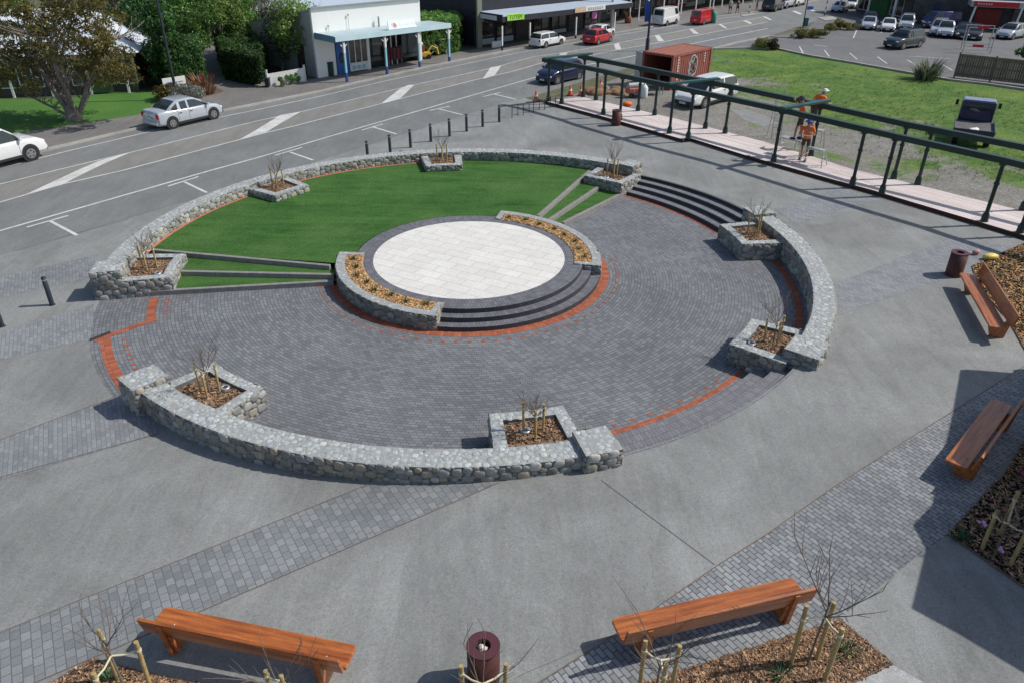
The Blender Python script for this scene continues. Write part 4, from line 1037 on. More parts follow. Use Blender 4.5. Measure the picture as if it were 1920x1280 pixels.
trestle(dk(1508, 305), dk(1540, 312), .7, 'aluminium trestle in front of the lowest worker at the pergola')
trestle(dk(1498, 276), dk(1536, 283), .95, 'aluminium trestle under the topmost worker beside the rear beam')
w2 = dk(1489, 293); w2.z += .78
person(w2, R(60), 'person in orange shirt and dark cap standing on a trestle at the front beam', .12, ((.1, .35, 1.6), (.2, .4, 1.5)), (.03, .03, .05))
w3 = dk(1505, 301)
person(w3, R(150), 'person in orange vest and blue cap standing on the deck behind a trestle', .25, ((.2, .4, 1.25), (.2, .4, 1.2)), (.03, .07, .35))
w1 = dk(1512, 279); w1.z += .98
person(w1, R(-60), 'person in orange shirt and white hat bending over the pergola cross beam', .6, ((.35, .45, 1.2), (.3, .6, 1.05)), (.85, .85, .82))
o = empty('step_ladder', (0, 0, 0), 0, 'aluminium step ladder standing behind the rear pergola beam', 'ladder'); b = gp(1455, 262)
for s in (-1, 1):
    MB().tube([b+Vector((s*.25, 0, 0)), b+Vector((s*.2, .35, 2.4))], .025, 6).build('rail', AL, o); MB().tube([b+Vector((s*.25, .75, 0)), b+Vector((s*.2, .35, 2.4))], .02, 6).build('back_leg', AL, o)
[MB().beam(b+Vector((-.22, .05*k, .3*k)), b+Vector((.22, .05*k, .3*k)), .08, .03).build('tread', AL, o) for k in range(1, 8)]
# ---- road cones and site things
def cone(p, label, s=1.):
    root = empty('road_cone', p, 0, label, 'road cone', 'orange road cones by the deck', s)
    MB().lathe([(.17, .03), (.035, .7), (.02, .72), (0, .72)], n=14).build('cone_body', surf('cone_orange', (.8, .12, .02), None, 9, 0, .5), root)
    MB().box((0, 0, .02), (.4, .4, .04)).build('base', M['rubber'], root); MB().lathe([(.121, .32), (.093, .45)], n=14).build('reflective_band', M['white'], root)
for (x, y), l in zip(((1005, 191), (1069, 180), (1089, 180), (1126, 168)), ('orange road cone left of the deck corner', 'orange road cone behind the first pergola posts', 'red orange cone touching the rear corner post of the pergola', 'pale orange cone behind the left end of the pergola')): cone(gp(x, y), l, .95)
o = MB().blob((0, 0, .14), (.3, .2, .16), 2, .3, jit=.06).build('orange_bag', ORG); o.location = gp(1176, 200); tag(o, 'orange bag on the ground behind the deck', 'bag')
mb = MB(); mb.box((0, 0, .4), (1.1, .6, .35)); g_ = empty('compressor', gp(1190, 182), R(20), 'red and grey compressor on wheels behind the deck', 'compressor')
mb.build('housing', surf('red_enamel', (.4, .03, .03), (.5, .3, .25), 3, 0, .4), g_, bevel=.05)
MB().tube([(-.5, 0, .7), (.5, 0, .7)], .16, 12).build('tank', surf('grey_enamel', (.45, .5, .48), None, 3, 0, .4), g_)
for x in (-.4, .4):
    w = MB(); w.tube([(x, -.34, .17), (x, -.28, .17)], .17, 14); w.build('wheel', M['rubber'], g_)
g_ = empty('site_table', gp(1222, 178), R(10), 'work table with dark green sheets behind the pergola', 'table')
MB().box((0, 0, .62), (1.5, .7, .06)).build('table_top', M['green_l'], g_)
for x in (-.6, .6):
    for y in (-.28, .28): MB().box((x, y, .3), (.05, .05, .6)).build('leg', AL, g_)
g_ = empty('gas_cylinder', gp(1207, 184), 0, 'short white cylinder standing behind the pergola', 'cylinder')
MB().lathe([(0, 0), (.2, 0), (.22, .08), (.22, .6), (.12, .75), (.05, .78), (.05, .88), (0, .88)], n=16).build('tank', M['white'], g_)
spoil = MB()
for k in range(16): q = gp(rnd.uniform(1095, 1170), rnd.uniform(168, 178)); spoil.blob(q+Vector((0, 0, .05)), (rnd.uniform(.3, .7), rnd.uniform(.3, .5), rnd.uniform(.12, .3)), 2, rnd.uniform(0, 3), jit=.1)
o = spoil.build('spoil_heap', surf('brown_earth', (.28, .17, .09), (.2, .11, .06), 3, 15, .95, .5)); tag(o, 'low heap of brown earth behind the left end of the deck', 'earth heap')

# ================================================================ shipping container
def quadpt(bp, tp): b = gp(*bp); return b, hgt(b, *tp)
c1, hC = quadpt((1256, 170), (1262, 99)); c2 = gp(1322, 152); c3 = gp(1207, 164)
hC = 2.12
ux = (c2-c1); ux.z = 0; LC = 4.55; ux.normalize(); uy = Vector((-ux.y, ux.x, 0)); WC = 2.2
if (c3-c1).dot(uy) < 0: uy = -uy
cr = empty('shipping_container', c1, heading(c1, c1+ux), 'rust red shipping container with open doors and spray painted side', 'container')
RED = surf('rust_red_steel', (.36, .11, .08), (.25, .08, .06), 1.4, 20, .7, .1, stretch=(1, 1, .4))
sg = 1 if uy.dot(Vector((-ux.y, ux.x, 0))) > 0 else -1
mb = MB(); n = 34
for y in (0, WC*sg):       # corrugated sides
    o_ = .035*(-sg if y == 0 else sg)
    for i in range(n):
        x0, x1 = .12+(LC-.24)*i/n, .12+(LC-.24)*(i+1)/n; a = o_ if i % 2 else 0; b = a
        mb.quad((x0, y+a*.6, .15), (x1, y+a*.6, .15), (x1, y+a*.6, hC-.12), (x0, y+a*.6, hC-.12))
        if i: mb.quad((x0, y, .15), (x0, y+o_*.6, .15), (x0, y+o_*.6, hC-.12), (x0, y, hC-.12))
mb.quad((LC, 0, .15), (LC, WC*sg, .15), (LC, WC*sg, hC-.1), (LC, 0, hC-.1)); mb.build('side_panels', RED, cr)
mb = MB()
for i in range(20): mb.box((.1+(LC-.2)*(i+.5)/20, WC*sg/2, hC-.04+(.012 if i % 2 else 0)), ((LC-.2)/20, WC-.1, .03))
mb.build('roof', surf('faded_roof', (.42, .14, .1), (.36, .16, .1), 1, 18, .8), cr)
mb = MB()
for y in (0, WC*sg):
    for z in (.08, hC-.06): mb.box((LC/2, y, z), (LC, .12, .14))
    for x in (0, LC): mb.box((x, y, hC/2), (.14, .14, hC))
for x in (0, LC):
    for z in (.08, hC-.06): mb.box((x, WC*sg/2, z), (.12, WC, .14))
mb.build('frame', RED, cr); MB().box((LC/2, WC*sg/2, .14), (LC-.1, WC-.1, .04)).build('floor', M['bark'], cr)
GRY = surf('door_grey', (.6, .6, .57), (.42, .42, .4), 2, 0, .6)
for y, a, l in ((WC*sg, 62*sg, 'door'),):
    d = MB(); d.box((WC/4, 0, hC/2), (WC/2, .05, hC-.2)); dd = d.build('door', GRY, cr); dd.location = (0, y, 0); dd.rotation_euler.z = R(a)
    hb = MB(); hb.tube([(WC/4-.12, -.05, .2), (WC/4-.12, -.05, hC-.2)], .02, 5); hb.tube([(WC/4+.12, -.05, .2), (WC/4+.12, -.05, hC-.2)], .02, 5); hb.build('lock_bar', M['steel'], dd)
ym = -sg*.035
wht = surf('stencil_white', (.75, .7, .64), (.5, .4, .35), 8, 0, .8)
mb = MB()
for k in range(9): mb.box((.62, ym, 1.95-.17*k), (.17, .012, .12))
for k in range(5): mb.box((LC-.75, ym, 2.0-.16*k), (.13, .012, .09))
for k in range(4): mb.box((.85+.12*k, ym, .38), (.08, .012, .15))
mb.build('stencilled_letters', wht, cr)
mb = MB(); g1 = surf('spray_paint', (.42, .5, .47), (.3, .4, .4), 6, 0, .7)
pts = [(math.cos(2*PI*k/16)*(.52+.08*rnd.uniform(-1, 1)), math.sin(2*PI*k/16)*(.68+.1*rnd.uniform(-1, 1))) for k in range(16)]
for k in range(16):
    a, b = pts[k], pts[(k+1) % 16]; mb.beam((2.45+a[0], ym*1.05, 1.2+a[1]), (2.45+b[0], ym*1.05, 1.2+b[1]), .014, .09)
for k in range(13):
    x, z = 2.45+rnd.uniform(-.35, .35), 1.2+rnd.uniform(-.45, .45); mb.beam((x, ym*1.05, z), (x+rnd.uniform(-.22, .22), ym*1.05, z+rnd.uniform(-.3, .3)), .014, .07)
mb.build('graffiti', g1, cr)
mb = MB()
for k in range(9):
    x, z = 2.45+rnd.uniform(-.3, .3), 1.2+rnd.uniform(-.4, .4); mb.beam((x, ym*1.25, z), (x+rnd.uniform(-.2, .2), ym*1.25, z+rnd.uniform(-.3, .3)), .014, .045)
mb.build('graffiti', surf('black_spray', (.03, .03, .06), None, 6, 0, .7), cr)

# ================================================================ vehicles
KIND = {
 'sedan': dict(L=4.1, W=1.62, wb=2.53, zb=.2, top=[(-2.02, .68, .8), (-1.95, .92, .93), (-1.5, .96, 1), (0, .9, 1), (1.15, .88, 1), (1.6, .8, .97), (1.9, .64, .88), (2.0, .48, .74)], g=(1.1, .3, -.75, -1.55), belt=.88, roof=1.36, r=.3),
 'hatch': dict(L=3.9, W=1.7, wb=2.45, zb=.2, top=[(-1.95, .7, .84), (-1.88, .95, .95), (-1.2, .98, 1), (0, .95, 1), (1.05, .94, 1), (1.6, .82, .96), (1.88, .65, .86), (1.95, .48, .74)], g=(1.05, .3, -1.3, -1.78), belt=.94, roof=1.5, r=.31),
 'wagon': dict(L=4.5, W=1.7, wb=2.6, zb=.22, top=[(-2.25, .7, .86), (-2.2, .95, .95), (-1.2, .96, 1), (0, .93, 1), (1.2, .91, 1), (1.8, .82, .97), (2.2, .66, .88), (2.25, .5, .78)], g=(1.1, .35, -1.8, -2.12), belt=.92, roof=1.46, r=.31),
 'suv': dict(L=4.65, W=1.84, wb=2.7, zb=.3, top=[(-2.3, .8, .88), (-2.25, 1.08, .95), (-1.2, 1.1, 1), (0, 1.08, 1), (1.15, 1.08, 1), (1.85, 1.02, .97), (2.2, .85, .9), (2.32, .6, .82)], g=(1.15, .45, -1.75, -2.12), belt=1.08, roof=1.76, r=.37),
 'ute': dict(L=5.1, W=1.8, wb=3.05, zb=.32, top=[(-2.55, .8, .96), (-2.5, 1.02, .98), (-1.0, 1.03, 1), (0, 1.04, 1), (1.1, 1.06, 1), (1.9, .98, .97), (2.4, .82, .9), (2.5, .6, .84)], g=(1.2, .5, -.45, -.75), belt=1.04, roof=1.7, r=.37),
 'van': dict(L=4.7, W=1.72, wb=2.5, zb=.25, top=[(-2.35, 1.0, .94), (-2.3, 1.1, .97), (0, 1.1, 1), (1.6, 1.1, 1), (2.1, 1.02, .95), (2.3, .85, .88), (2.35, .6, .82)], g=(2.12, 1.45, -2.15, -2.3), belt=1.09, roof=1.93, r=.31, van=1),
}
def cap_loft(mb, rings, c=None):
    n = len(rings[0]); V = [p for r in rings for p in r]
    F = [(i*n+j, i*n+(j+1) % n, (i+1)*n+(j+1) % n, (i+1)*n+j) for i in range(len(rings)-1) for j in range(n)]
    mb.add(V, F, c, 0, True); mb.add(rings[0], [tuple(range(n))], c, 0); mb.add(rings[-1], [tuple(range(n))[::-1]], c, 0)
WHEELS = {}
def car(kind, m, c, rz, label, name=None, s=1., cat='car', group=None, lower=None, glass=None, van_high=0, plain=False):
    k = KIND[kind]; hw = k['W']/2; root = empty(name or {'sedan': 'parked_car', 'hatch': 'hatchback', 'wagon': 'station_wagon', 'suv': 'four_wheel_drive', 'ute': 'pickup', 'van': 'van'}[kind], c, rz, label, cat, group, s)
    rings = []
    for x, z, w in k['top']:
        h = hw*w; zb = k['zb']+(.05 if abs(x) > k['L']/2-.12 else 0)
        rings.append([(x, -h*.9, zb), (x, -h, zb+.1), (x, -h*1.0, z-.2*(z-zb)), (x, -h*.965, z-.05), (x, -h*.88, z), (x, 0, z+.02), (x, h*.88, z), (x, h*.965, z-.05), (x, h, z-.2*(z-zb)), (x, h, zb+.1), (x, h*.9, zb)])
    mb = MB(); cap_loft(mb, rings)
    if kind == 'ute':   # load tray walls above a dark floor
        pass
    mb.build('body', m, root, bevel=.045)
    x0, r0, r1, x1 = k['g']; zb, zr = k['belt']-.03, k['roof']+van_high; wb_, wr = hw*.93, hw*(.86 if k.get('van') else .74)
    B = [(x0, -wb_, zb), (x0, wb_, zb), (x1, wb_, zb), (x1, -wb_, zb)]; T = [(r0, -wr, zr-.05), (r0, wr, zr-.05), (r1, wr, zr-.05), (r1, -wr, zr-.05)]
    mb = MB(); mb.add(B+T, [(0, 1, 5, 4), (1, 2, 6, 5), (2, 3, 7, 6), (3, 0, 4, 7), (4, 5, 6, 7)])
    if k.get('van'):
        mb.build('upper_body', m, root)
        gl = MB()
        def lerp(p, q, t): return tuple(p[i]+(q[i]-p[i])*t for i in range(3))
        def patch(a, b, c_, d, u0, u1, v0, v1, off):
            q = [lerp(lerp(a, b, u), lerp(d, c_, u), v) for u, v in ((u0, v0), (u1, v0), (u1, v1), (u0, v1))]
            gl.quad(*[tuple(p[i]+off[i] for i in range(3)) for p in q])
        patch(B[0], B[1], T[1], T[0], .06, .94, .12, .88, (.012, 0, .01)); patch(B[2], B[3], T[3], T[2], .1, .9, .25, .85, (-.012, 0, 0))
        for (i, j, sy) in ((0, 3, -1), (1, 2, 1)): patch(B[i], B[j], T[j], T[i], .04, .24, .18, .88, (0, sy*.012, 0))
        gl.build('windows', glass or M['glass'], root)
    else:
        h_ = zr-zb; bp = (r0+r1)/2+.05; S = [(x0, 0), ((x0+r0)/2+.03, .56), (r0+.03, .93), (r0-.18, .99), (bp+.05, 1.0), (bp-.05, 1.0), ((bp+r1)/2, .995), (r1+.12, .97), (r1-.04, .9), ((r1+x1)/2-.03, .52), (x1, 0)]
        def hwid(z): q = (z-zb)/h_; return wb_*(1-q)+wr*q+.05*math.sin(PI*min(1, max(0, q)))
        rings = []
        for x, q in S:
            z = zb+h_*q; zl = min(zb+.04, z); zu = max(zl, z-.085); rings.append([(x, -hwid(zb), zb), (x, -hwid(zl), zl), (x, -hwid(zu), zu), (x, -hwid(z)*.84, z), (x, 0, z+.018), (x, hwid(z)*.84, z), (x, hwid(zu), zu), (x, hwid(zl), zl), (x, hwid(zb), zb)])
        bd, gl = MB(), MB(); long_ = kind in ('wagon', 'suv')
        for i in range(len(S)-1):
            for j in range(8):
                side = j in (1, 6); topf = j in (3, 4)
                g_ = (side and i not in (4, 9) and not (i in (7,) and not long_) and not (i == 6 and kind == 'ute')) or (topf and i in (0, 1, 8, 9))
                a_, b_, c_, d_ = rings[i][j], rings[i][j+1], rings[i+1][j+1], rings[i+1][j]
                (gl if g_ else bd).add([a_, b_, c_, d_], [(0, 3, 2, 1)], None, 0, True)
        bd.build('roof', m, root); gl.build('windows', glass or M['glass'], root)
    if k.get('van'):
        rr = []
        for x, e, zz in ((r0+.06, .9, zr-.06), (r0-.06, .98, zr-.02), ((r0+r1)/2, 1, zr), (r1+.1, .98, zr-.02), (r1-.04, .92, zr-.06)):
            w = wr*e; rr.append([(x, -w*1.03, zz-.05), (x, -w, zz-.01), (x, -w*.7, zz+.02), (x, w*.7, zz+.02), (x, w, zz-.01), (x, w*1.03, zz-.05)])
        mb = MB(); cap_loft(mb, rr); mb.build('roof', m, root)
    r = k['r']
    for sx in (1, -1):
        x = sx*k['wb']/2+(.0)
        for sy in (-1, 1):
            y = sy*(hw-.09)
            a = MB(); a.tube([(x, sy*(hw-.22), r+.02), (x, sy*(hw+.004), r+.02)], r+.06, 20, smooth=False); a.build('wheel_arch', M['trim'], root)
            t = MB(); t.tube([(0, -.1*sy, 0), (0, .07*sy, 0), (0, .1*sy, 0)], [r, r, r*.9], 20, smooth=False); wt = t.build('wheel', M['rubber'], root, (x, y, r))
            q = MB(); q.tube([(0, .06*sy, 0), (0, .112*sy, 0)], r*.63, 16, smooth=False)
            q.build('rim', M['rim'], wt)
            if not plain:
                q = MB()
                for j in range(5):
                    a_ = j*2*PI/5+.3; q.add([(math.cos(a_+d)*r*rad, .116*sy, math.sin(a_+d)*r*rad) for d, rad in ((-.32, .5), (.32, .5), (.0, .2))], [(0, 1, 2)])
                q.build('spoke_gap', M['trim'], wt)
    fx, rx = k['top'][-2][0], k['top'][0][0]; zf = k['top'][-2][1]; zr_ = k['top'][1][1]
    for sy in (-1, 1):
        MB().blob((fx-.03, sy*hw*.68, zf-.08), (.12, .2, .09), 2).build('headlight', M['hl'], root)
        MB().box((rx+.06, sy*hw*.78, zr_-.2), (.12, .2, .24)).build('tail_light', M['tail'], root, bevel=.03)
        mb = MB(); mb.box((x0-.15, sy*(hw+.07), zb+.08), (.12, .18, .13)); mb.build('mirror', m if not lower else lower, root, bevel=.03)
    fr = k['top'][-1]
    MB().box((fr[0]+.0, 0, k['zb']+.12), (.1, hw*1.5, .2)).build('front_grille', M['trim'], root, bevel=.03)
    MB().box((rx-.01, 0, k['zb']+.16), (.1, hw*1.62, .2)).build('rear_bumper', lower or m, root, bevel=.04)
    MB().box((rx-.045, 0, k['zb']+.42), (.03, .42, .12)).build('number_plate', M['plate'], root); MB().box((fr[0]+.055, 0, k['zb']+.12), (.02, .42, .12)).build('number_plate', M['plate'], root)
    if kind == 'ute':
        MB().box((-1.65, 0, 1.035), (1.62, hw*1.7, .05)).build('tonneau', M['trim'], root)
    sk = MB()
    for sy in (-1, 1): MB().box((0, sy*(hw-.02), k['zb']+.05), (k['wb']-.72, .07, .12)).build('sill', lower or M['trim'], root)
    if kind in ('sedan', 'hatch', 'wagon', 'suv', 'ute') and not plain:
        dm = MB()
        for sy in (-1, 1):
            for x in (x0-.25, (r0+r1)/2+.03, r1-.1 if kind != 'ute' else -.6): dm.box((x, sy*(hw+.001), (k['zb']+k['belt'])/2+.06), (.014, .006, k['belt']-k['zb']-.2))
            for x in ((r0+r1)/2+.16, r1+.05): dm.box((x, sy*(hw+.01), k['belt']-.14), (.16, .02, .035))
        dm.build('door_seams', M['trim'], root)
    return root
def car_px(kind, m, rear, front, side, label, **kw):
    """rear/front: contact points of the two visible wheels; side=+1 if they are on the car's left"""
    a, b = gp(*rear), gp(*front); d = b-a; d.z = 0; k = KIND[kind]; s = kw.pop('s', None) or max(.72, min(1.15, d.length/k['wb'])); u = d.normalized(); n = Vector((-u.y, u.x, 0))
    c = (a+b)/2-n*side*(k['W']/2-.09)*s; c.z = G(c.x)
    return car(kind, m, c, math.atan2(u.y, u.x), label, s=s, **kw)
SIL = paint('silver_paint', (.56, .6, .65), .2, .8, .25); WHT = paint('white_paint', (.8, .81, .8)); REDP = paint('red_paint', (.5, .015, .02)); NAVY = paint('navy_paint', (.012, .018, .07)); DGR = paint('dark_green_grey_paint', (.035, .055, .06)); DRK = paint('dark_paint', (.03, .032, .04)); BLU = paint('blue_paint', (.03, .05, .2))
car_px('sedan', SIL, (325, 242), (401, 224), -1, 'silver sedan parked at the far kerb in front of the white sign')
car_px('suv', WHT, (-58, 333), (71, 299), -1, 'white four wheel drive cut off by the left edge of the picture', s=1.0)
car_px('wagon', WHT, (1026, 90), (1048, 85), -1, 'old white station wagon parked outside the dark shop', s=.8)
car_px('hatch', REDP, (1121, 85), (1143, 79), -1, 'bright red hatchback seen from behind on the street', s=.8)
car_px('sedan', WHT, (1125, 75), (1149, 68), -1, 'white car parked at the kerb just beyond the red hatchback', s=.82)
car_px('van', WHT, (1247, 50), (1269, 45), -1, 'high white van with a small red emblem parked beyond the lamp post', s=.76, cat='van', van_high=.2)
car_px('van', REDP, (1317, 48), (1335, 44), -1, 'bright red van on the far side of the street', s=.7, cat='van')
car_px('suv', DRK, (1452, 23), (1466, 19), -1, 'dark car at the far kerb at the top of the street', s=.8, plain=True)
car_px('suv', SIL, (1474, 17), (1487, 14), -1, 'grey car beyond the dark car at the top of the street', s=.78, plain=True)
car_px('suv', WHT, (1495, 13), (1507, 10), -1, 'white vehicle farthest along the far kerb', s=.78, plain=True)
def H2(x, y, dx, dy): return gp(x, y), heading(gp(x, y), gp(x+dx, y+dy))
c, h = H2(1574, 22, -16, 6); car('sedan', SIL, c, h, 'silver car facing the camera near the side street corner', s=.8, plain=True)
c, h = H2(1598, 15, -16, 6); car('sedan', WHT, c, h, 'pale car behind the silver one near the side street corner', s=.8, plain=True)
c, h = H2(1628, 54, -8, 12); car('sedan', SIL, c, h, 'silver hatchback nearest the round green shrubs in the car park', s=.82)
c, h = H2(1630, 43, -8, 12); car('sedan', DGR, c, h, 'teal roofed car just behind the leftmost silver car in the car park', s=.8, plain=True)
c, h = H2(1664, 57, -3, 12); car('sedan', WHT, c, h, 'white car second from the left in the car park row', s=.8)
c, h = H2(1698, 54, -6, 12); car('suv', SIL, c, h, 'pale silver tall wagon third in the car park row', s=.74)
c, h = H2(1758, 66, -6, 12); car('suv', SIL, c, h, 'silver car half hidden behind the silver pickup', s=.78, plain=True)
c, h = H2(1770, 68, -3, 12); car('ute', SIL, c, h, 'silver pickup with bull bar facing the camera in the car park', s=.8, cat='pickup')
c, h = H2(1804, 71, 0, 12); car('hatch', DRK, c, h, 'dark grey hatchback right of the silver pickup', s=.84)
c, h = H2(1823, 73, 1, 12); car('hatch', DRK, c, h, 'black small car behind the red and white signs', s=.82, plain=True)
car_px('suv', DGR, (1728, 89), (1685, 95), 1, 'dark green and grey four wheel drive driving across the car park', s=.84, lower=paint('grey_cladding', (.16, .16, .16)))
car_px('van', BLU, (1797, 53), (1742, 55), 1, 'long dark blue van parked against the grey building', s=.78, cat='van', lower=DRK)
c, h = H2(1893, 72, -22, 4); car('hatch', SIL, c, h, 'silver car glinting at the right end of the car park', s=.86)
car_px('hatch', NAVY, (1088, 148), (1040, 160), 1, 'dark navy car behind the left end of the pergola', s=.92)
car_px('wagon', WHT, (1366, 190), (1317, 204), 1, 'white car parked on gravel between the pergola and the container', s=1.04)
# flat deck truck
tb_, th_ = (gp(1785, 272)+gp(1848, 279))/2, 0
d = gp(1790, 274)-gp(1848, 279); u = Vector((-d.y, d.x, 0)).normalized(); u = -u if u.y < 0 else u
hd = R(62)
tr = empty('flatbed_truck', gp(1818, 262), hd, 'dark blue flat deck truck on the grass seen from behind', 'truck', None, .9)
mb = MB(); mb.box((1.55, 0, 1.35), (1.3, 1.75, 1.15)); mb.build('cab', NAVY, tr, bevel=.08); MB().box((1.45, 0, 1.95), (.9, 1.6, .07)).build('cab_roof', surf('cab_roof_glare', (.3, .34, .45), (.2, .24, .36), 3, 0, .4), tr, bevel=.03)  # whitish glare on the navy cab roof painted as a paler colour
MB().box((.885, 0, 1.62), (.02, 1.0, .3)).build('rear_window', M['glass'], tr); MB().box((2.2, 0, 1.6), (.04, 1.5, .5)).build('windscreen', M['glass'], tr)
MB().box((-.65, 0, .8), (3.0, 1.95, .1)).build('deck', surf('steel_deck', (.16, .15, .15), (.1, .1, .1), 3, 0, .6), tr)
for y in (-.98, .98): MB().box((-.65, y, .93), (3.0, .04, .2)).build('side_board', surf('blue_grey', (.1, .12, .2), None, 3, 0, .5), tr)
MB().box((-2.15, 0, .9), (.05, 1.95, .25)).build('tail_board', NAVY, tr); MB().box((.1, 0, .55), (4.0, .8, .16)).build('chassis', M['black'], tr)
for x in (-1.3, 1.6):
    for y in (-.78, .78):
        t = MB(); t.tube([(0, -.14, 0), (0, .14, 0)], .36, 18, smooth=False); w = t.build('wheel', M['rubber'], tr, (x, y, .36)); MB().tube([(0, -.15, 0), (0, .15, 0)], .18, 12, smooth=False).build('rim', M['rim'], w)
for y in (-.8, .8): MB().box((-2.18, y, .7), (.04, .22, .1)).build('tail_light', M['tail'], tr)
for y in (-1.1, 1.1): MB().box((2.0, y, 1.6), (.05, .16, .3)).build('mirror', M['black'], tr)
MB().box((-2.1, 0, .55), (.03, .45, .12)).build('number_plate', M['plate'], tr)
o = MB().blob((0, 0, .06), (.35, .18, .09), 2, .4, jit=.2).build('white_sack', M['white']); o.location = gp(1818, 262)+Vector((-.75, -1.3, .9*.86)); tag(o, 'white sack lying on the deck of the blue truck', 'sack')
# ================================================================ foliage
def leaf_mesh(name, clumps, n, size, cols, m, parent=None, flat=.0, squash=1.):
    """clumps: (centre, radius vec, tint factor); n leaves each"""
    rg = np.random.default_rng(abs(hash(len(clumps)*7+n)) % 9999)
    Vs, Cs = [], []
    for c, r, t in clumps:
        d = rg.normal(size=(n, 3)); d /= np.linalg.norm(d, axis=1)[:, None]
        rad = rg.uniform(.45, 1.0, n)[:, None]**.6
        p = np.array(c)+d*rad*np.array(r)
        u = rg.normal(size=(n, 3)); u += d*flat; u /= np.linalg.norm(u, axis=1)[:, None]
        v = np.cross(u, rg.normal(size=(n, 3))); v /= np.linalg.norm(v, axis=1)[:, None]
        s = size*rg.uniform(.6, 1.3, n)[:, None]
        q = np.stack([p-u*s-v*s*.45, p+u*s-v*s*.2, p+u*s*1.1+v*s*.35, p-u*s*.7+v*s*.5], 1)
        Vs.append(q.reshape(-1, 3))
        ci = np.array(cols)[rg.integers(0, len(cols), n)]*rg.uniform(.75, 1.25, n)[:, None]*t
        Cs.append(ci)
    V = np.concatenate(Vs); C_ = np.concatenate(Cs); nf = len(C_)
    me = bpy.data.meshes.new(name); me.vertices.add(len(V)); me.vertices.foreach_set('co', V.astype(np.float32).ravel())
    me.loops.add(nf*4); me.loops.foreach_set('vertex_index', np.arange(nf*4, dtype=np.int32))
    me.polygons.add(nf); me.polygons.foreach_set('loop_start', np.arange(0, nf*4, 4, dtype=np.int32)); me.polygons.foreach_set('loop_total', np.full(nf, 4, dtype=np.int32))
    at = me.attributes.new('tint', 'FLOAT_COLOR', 'FACE'); at.data.foreach_set('color', np.concatenate([C_, np.ones((nf, 1))], 1).astype(np.float32).ravel())
    me.materials.append(m); me.update(calc_edges=True); me.validate()
    o = bpy.data.objects.new(name, me); col.objects.link(o)
    if parent is not None: o.parent = parent
    return o
DKG = [(0.069, 0.166, 0.043), (0.098, 0.234, 0.058), (0.049, 0.127, 0.035)]
MDG = [(0.14, 0.29, 0.061), (0.211, 0.386, 0.079), (0.096, 0.211, 0.053)]
LTG = [(0.234, 0.372, 0.083), (0.179, 0.303, 0.068), (0.303, 0.413, 0.123)]
BRG = [(.22, .19, .045), (.18, .19, .05), (.27, .21, .05), (.12, .14, .04), (.17, .12, .045)]
GRG = [(0.18, 0.195, 0.135), (0.135, 0.165, 0.09), (0.105, 0.12, 0.075)]
def crown_clumps(c, R_, n, cr, rndk=.35, shell=.6):
    out = []
    for _ in range(n):
        d = Vector((rnd.gauss(0, 1), rnd.gauss(0, 1), rnd.gauss(0, 1))).normalized(); k = rnd.uniform(shell, 1)
        p = (c[0]+d.x*R_[0]*k, c[1]+d.y*R_[1]*k, c[2]+d.z*R_[2]*k); s = cr*rnd.uniform(.6, 1.3)
        out.append((p, (s, s, s*.8), rnd.uniform(1-rndk, 1+rndk)))
    return out
def tree(base, label, H, R_, cols, n=26, cr=.7, leaves=220, size=.1, trunk=.14, zc=.62, zr=.4, seed=1, cat='tree', group='trees behind the footpath', name='tree', limbs=7, bare=False):
    rnd.seed(seed); root = empty(name, base, 0, label, cat, group)
    mb = MB(); top = Vector((rnd.uniform(-.2, .2), rnd.uniform(-.2, .2), H*zc))
    mb.tube([(0, 0, -.1), top*.4+Vector((.1, 0, 0)), top], [trunk, trunk*.75, trunk*.45], 8)
    for k in range(limbs):
        a = k*2.4+rnd.uniform(-.4, .4); z0 = rnd.uniform(.25, .7); s = top*z0
        e = Vector((math.cos(a)*R_*rnd.uniform(.5, .85), math.sin(a)*R_*rnd.uniform(.5, .85), H*zc+rnd.uniform(-.1, .6)*H*zr)); m_ = s.lerp(e, .5)+Vector((0, 0, .1*H*rnd.uniform(-.3, .8)))
        mb.tube([s, m_, e], [trunk*.45, trunk*.3, trunk*.12], 6, cap=False)
        if bare:
            for _ in range(3): twigs(mb, m_.lerp(e, rnd.random()), (math.cos(a), math.sin(a), rnd.uniform(.5, 1.4)), H*.22, trunk*.12, 1)
    mb.build('trunk', M['bark'], root)
    leaf_mesh('crown', crown_clumps((0, 0, H*zc), (R_, R_, H*zr), n, cr), leaves, size, cols, M['leaf'], root)
    return root
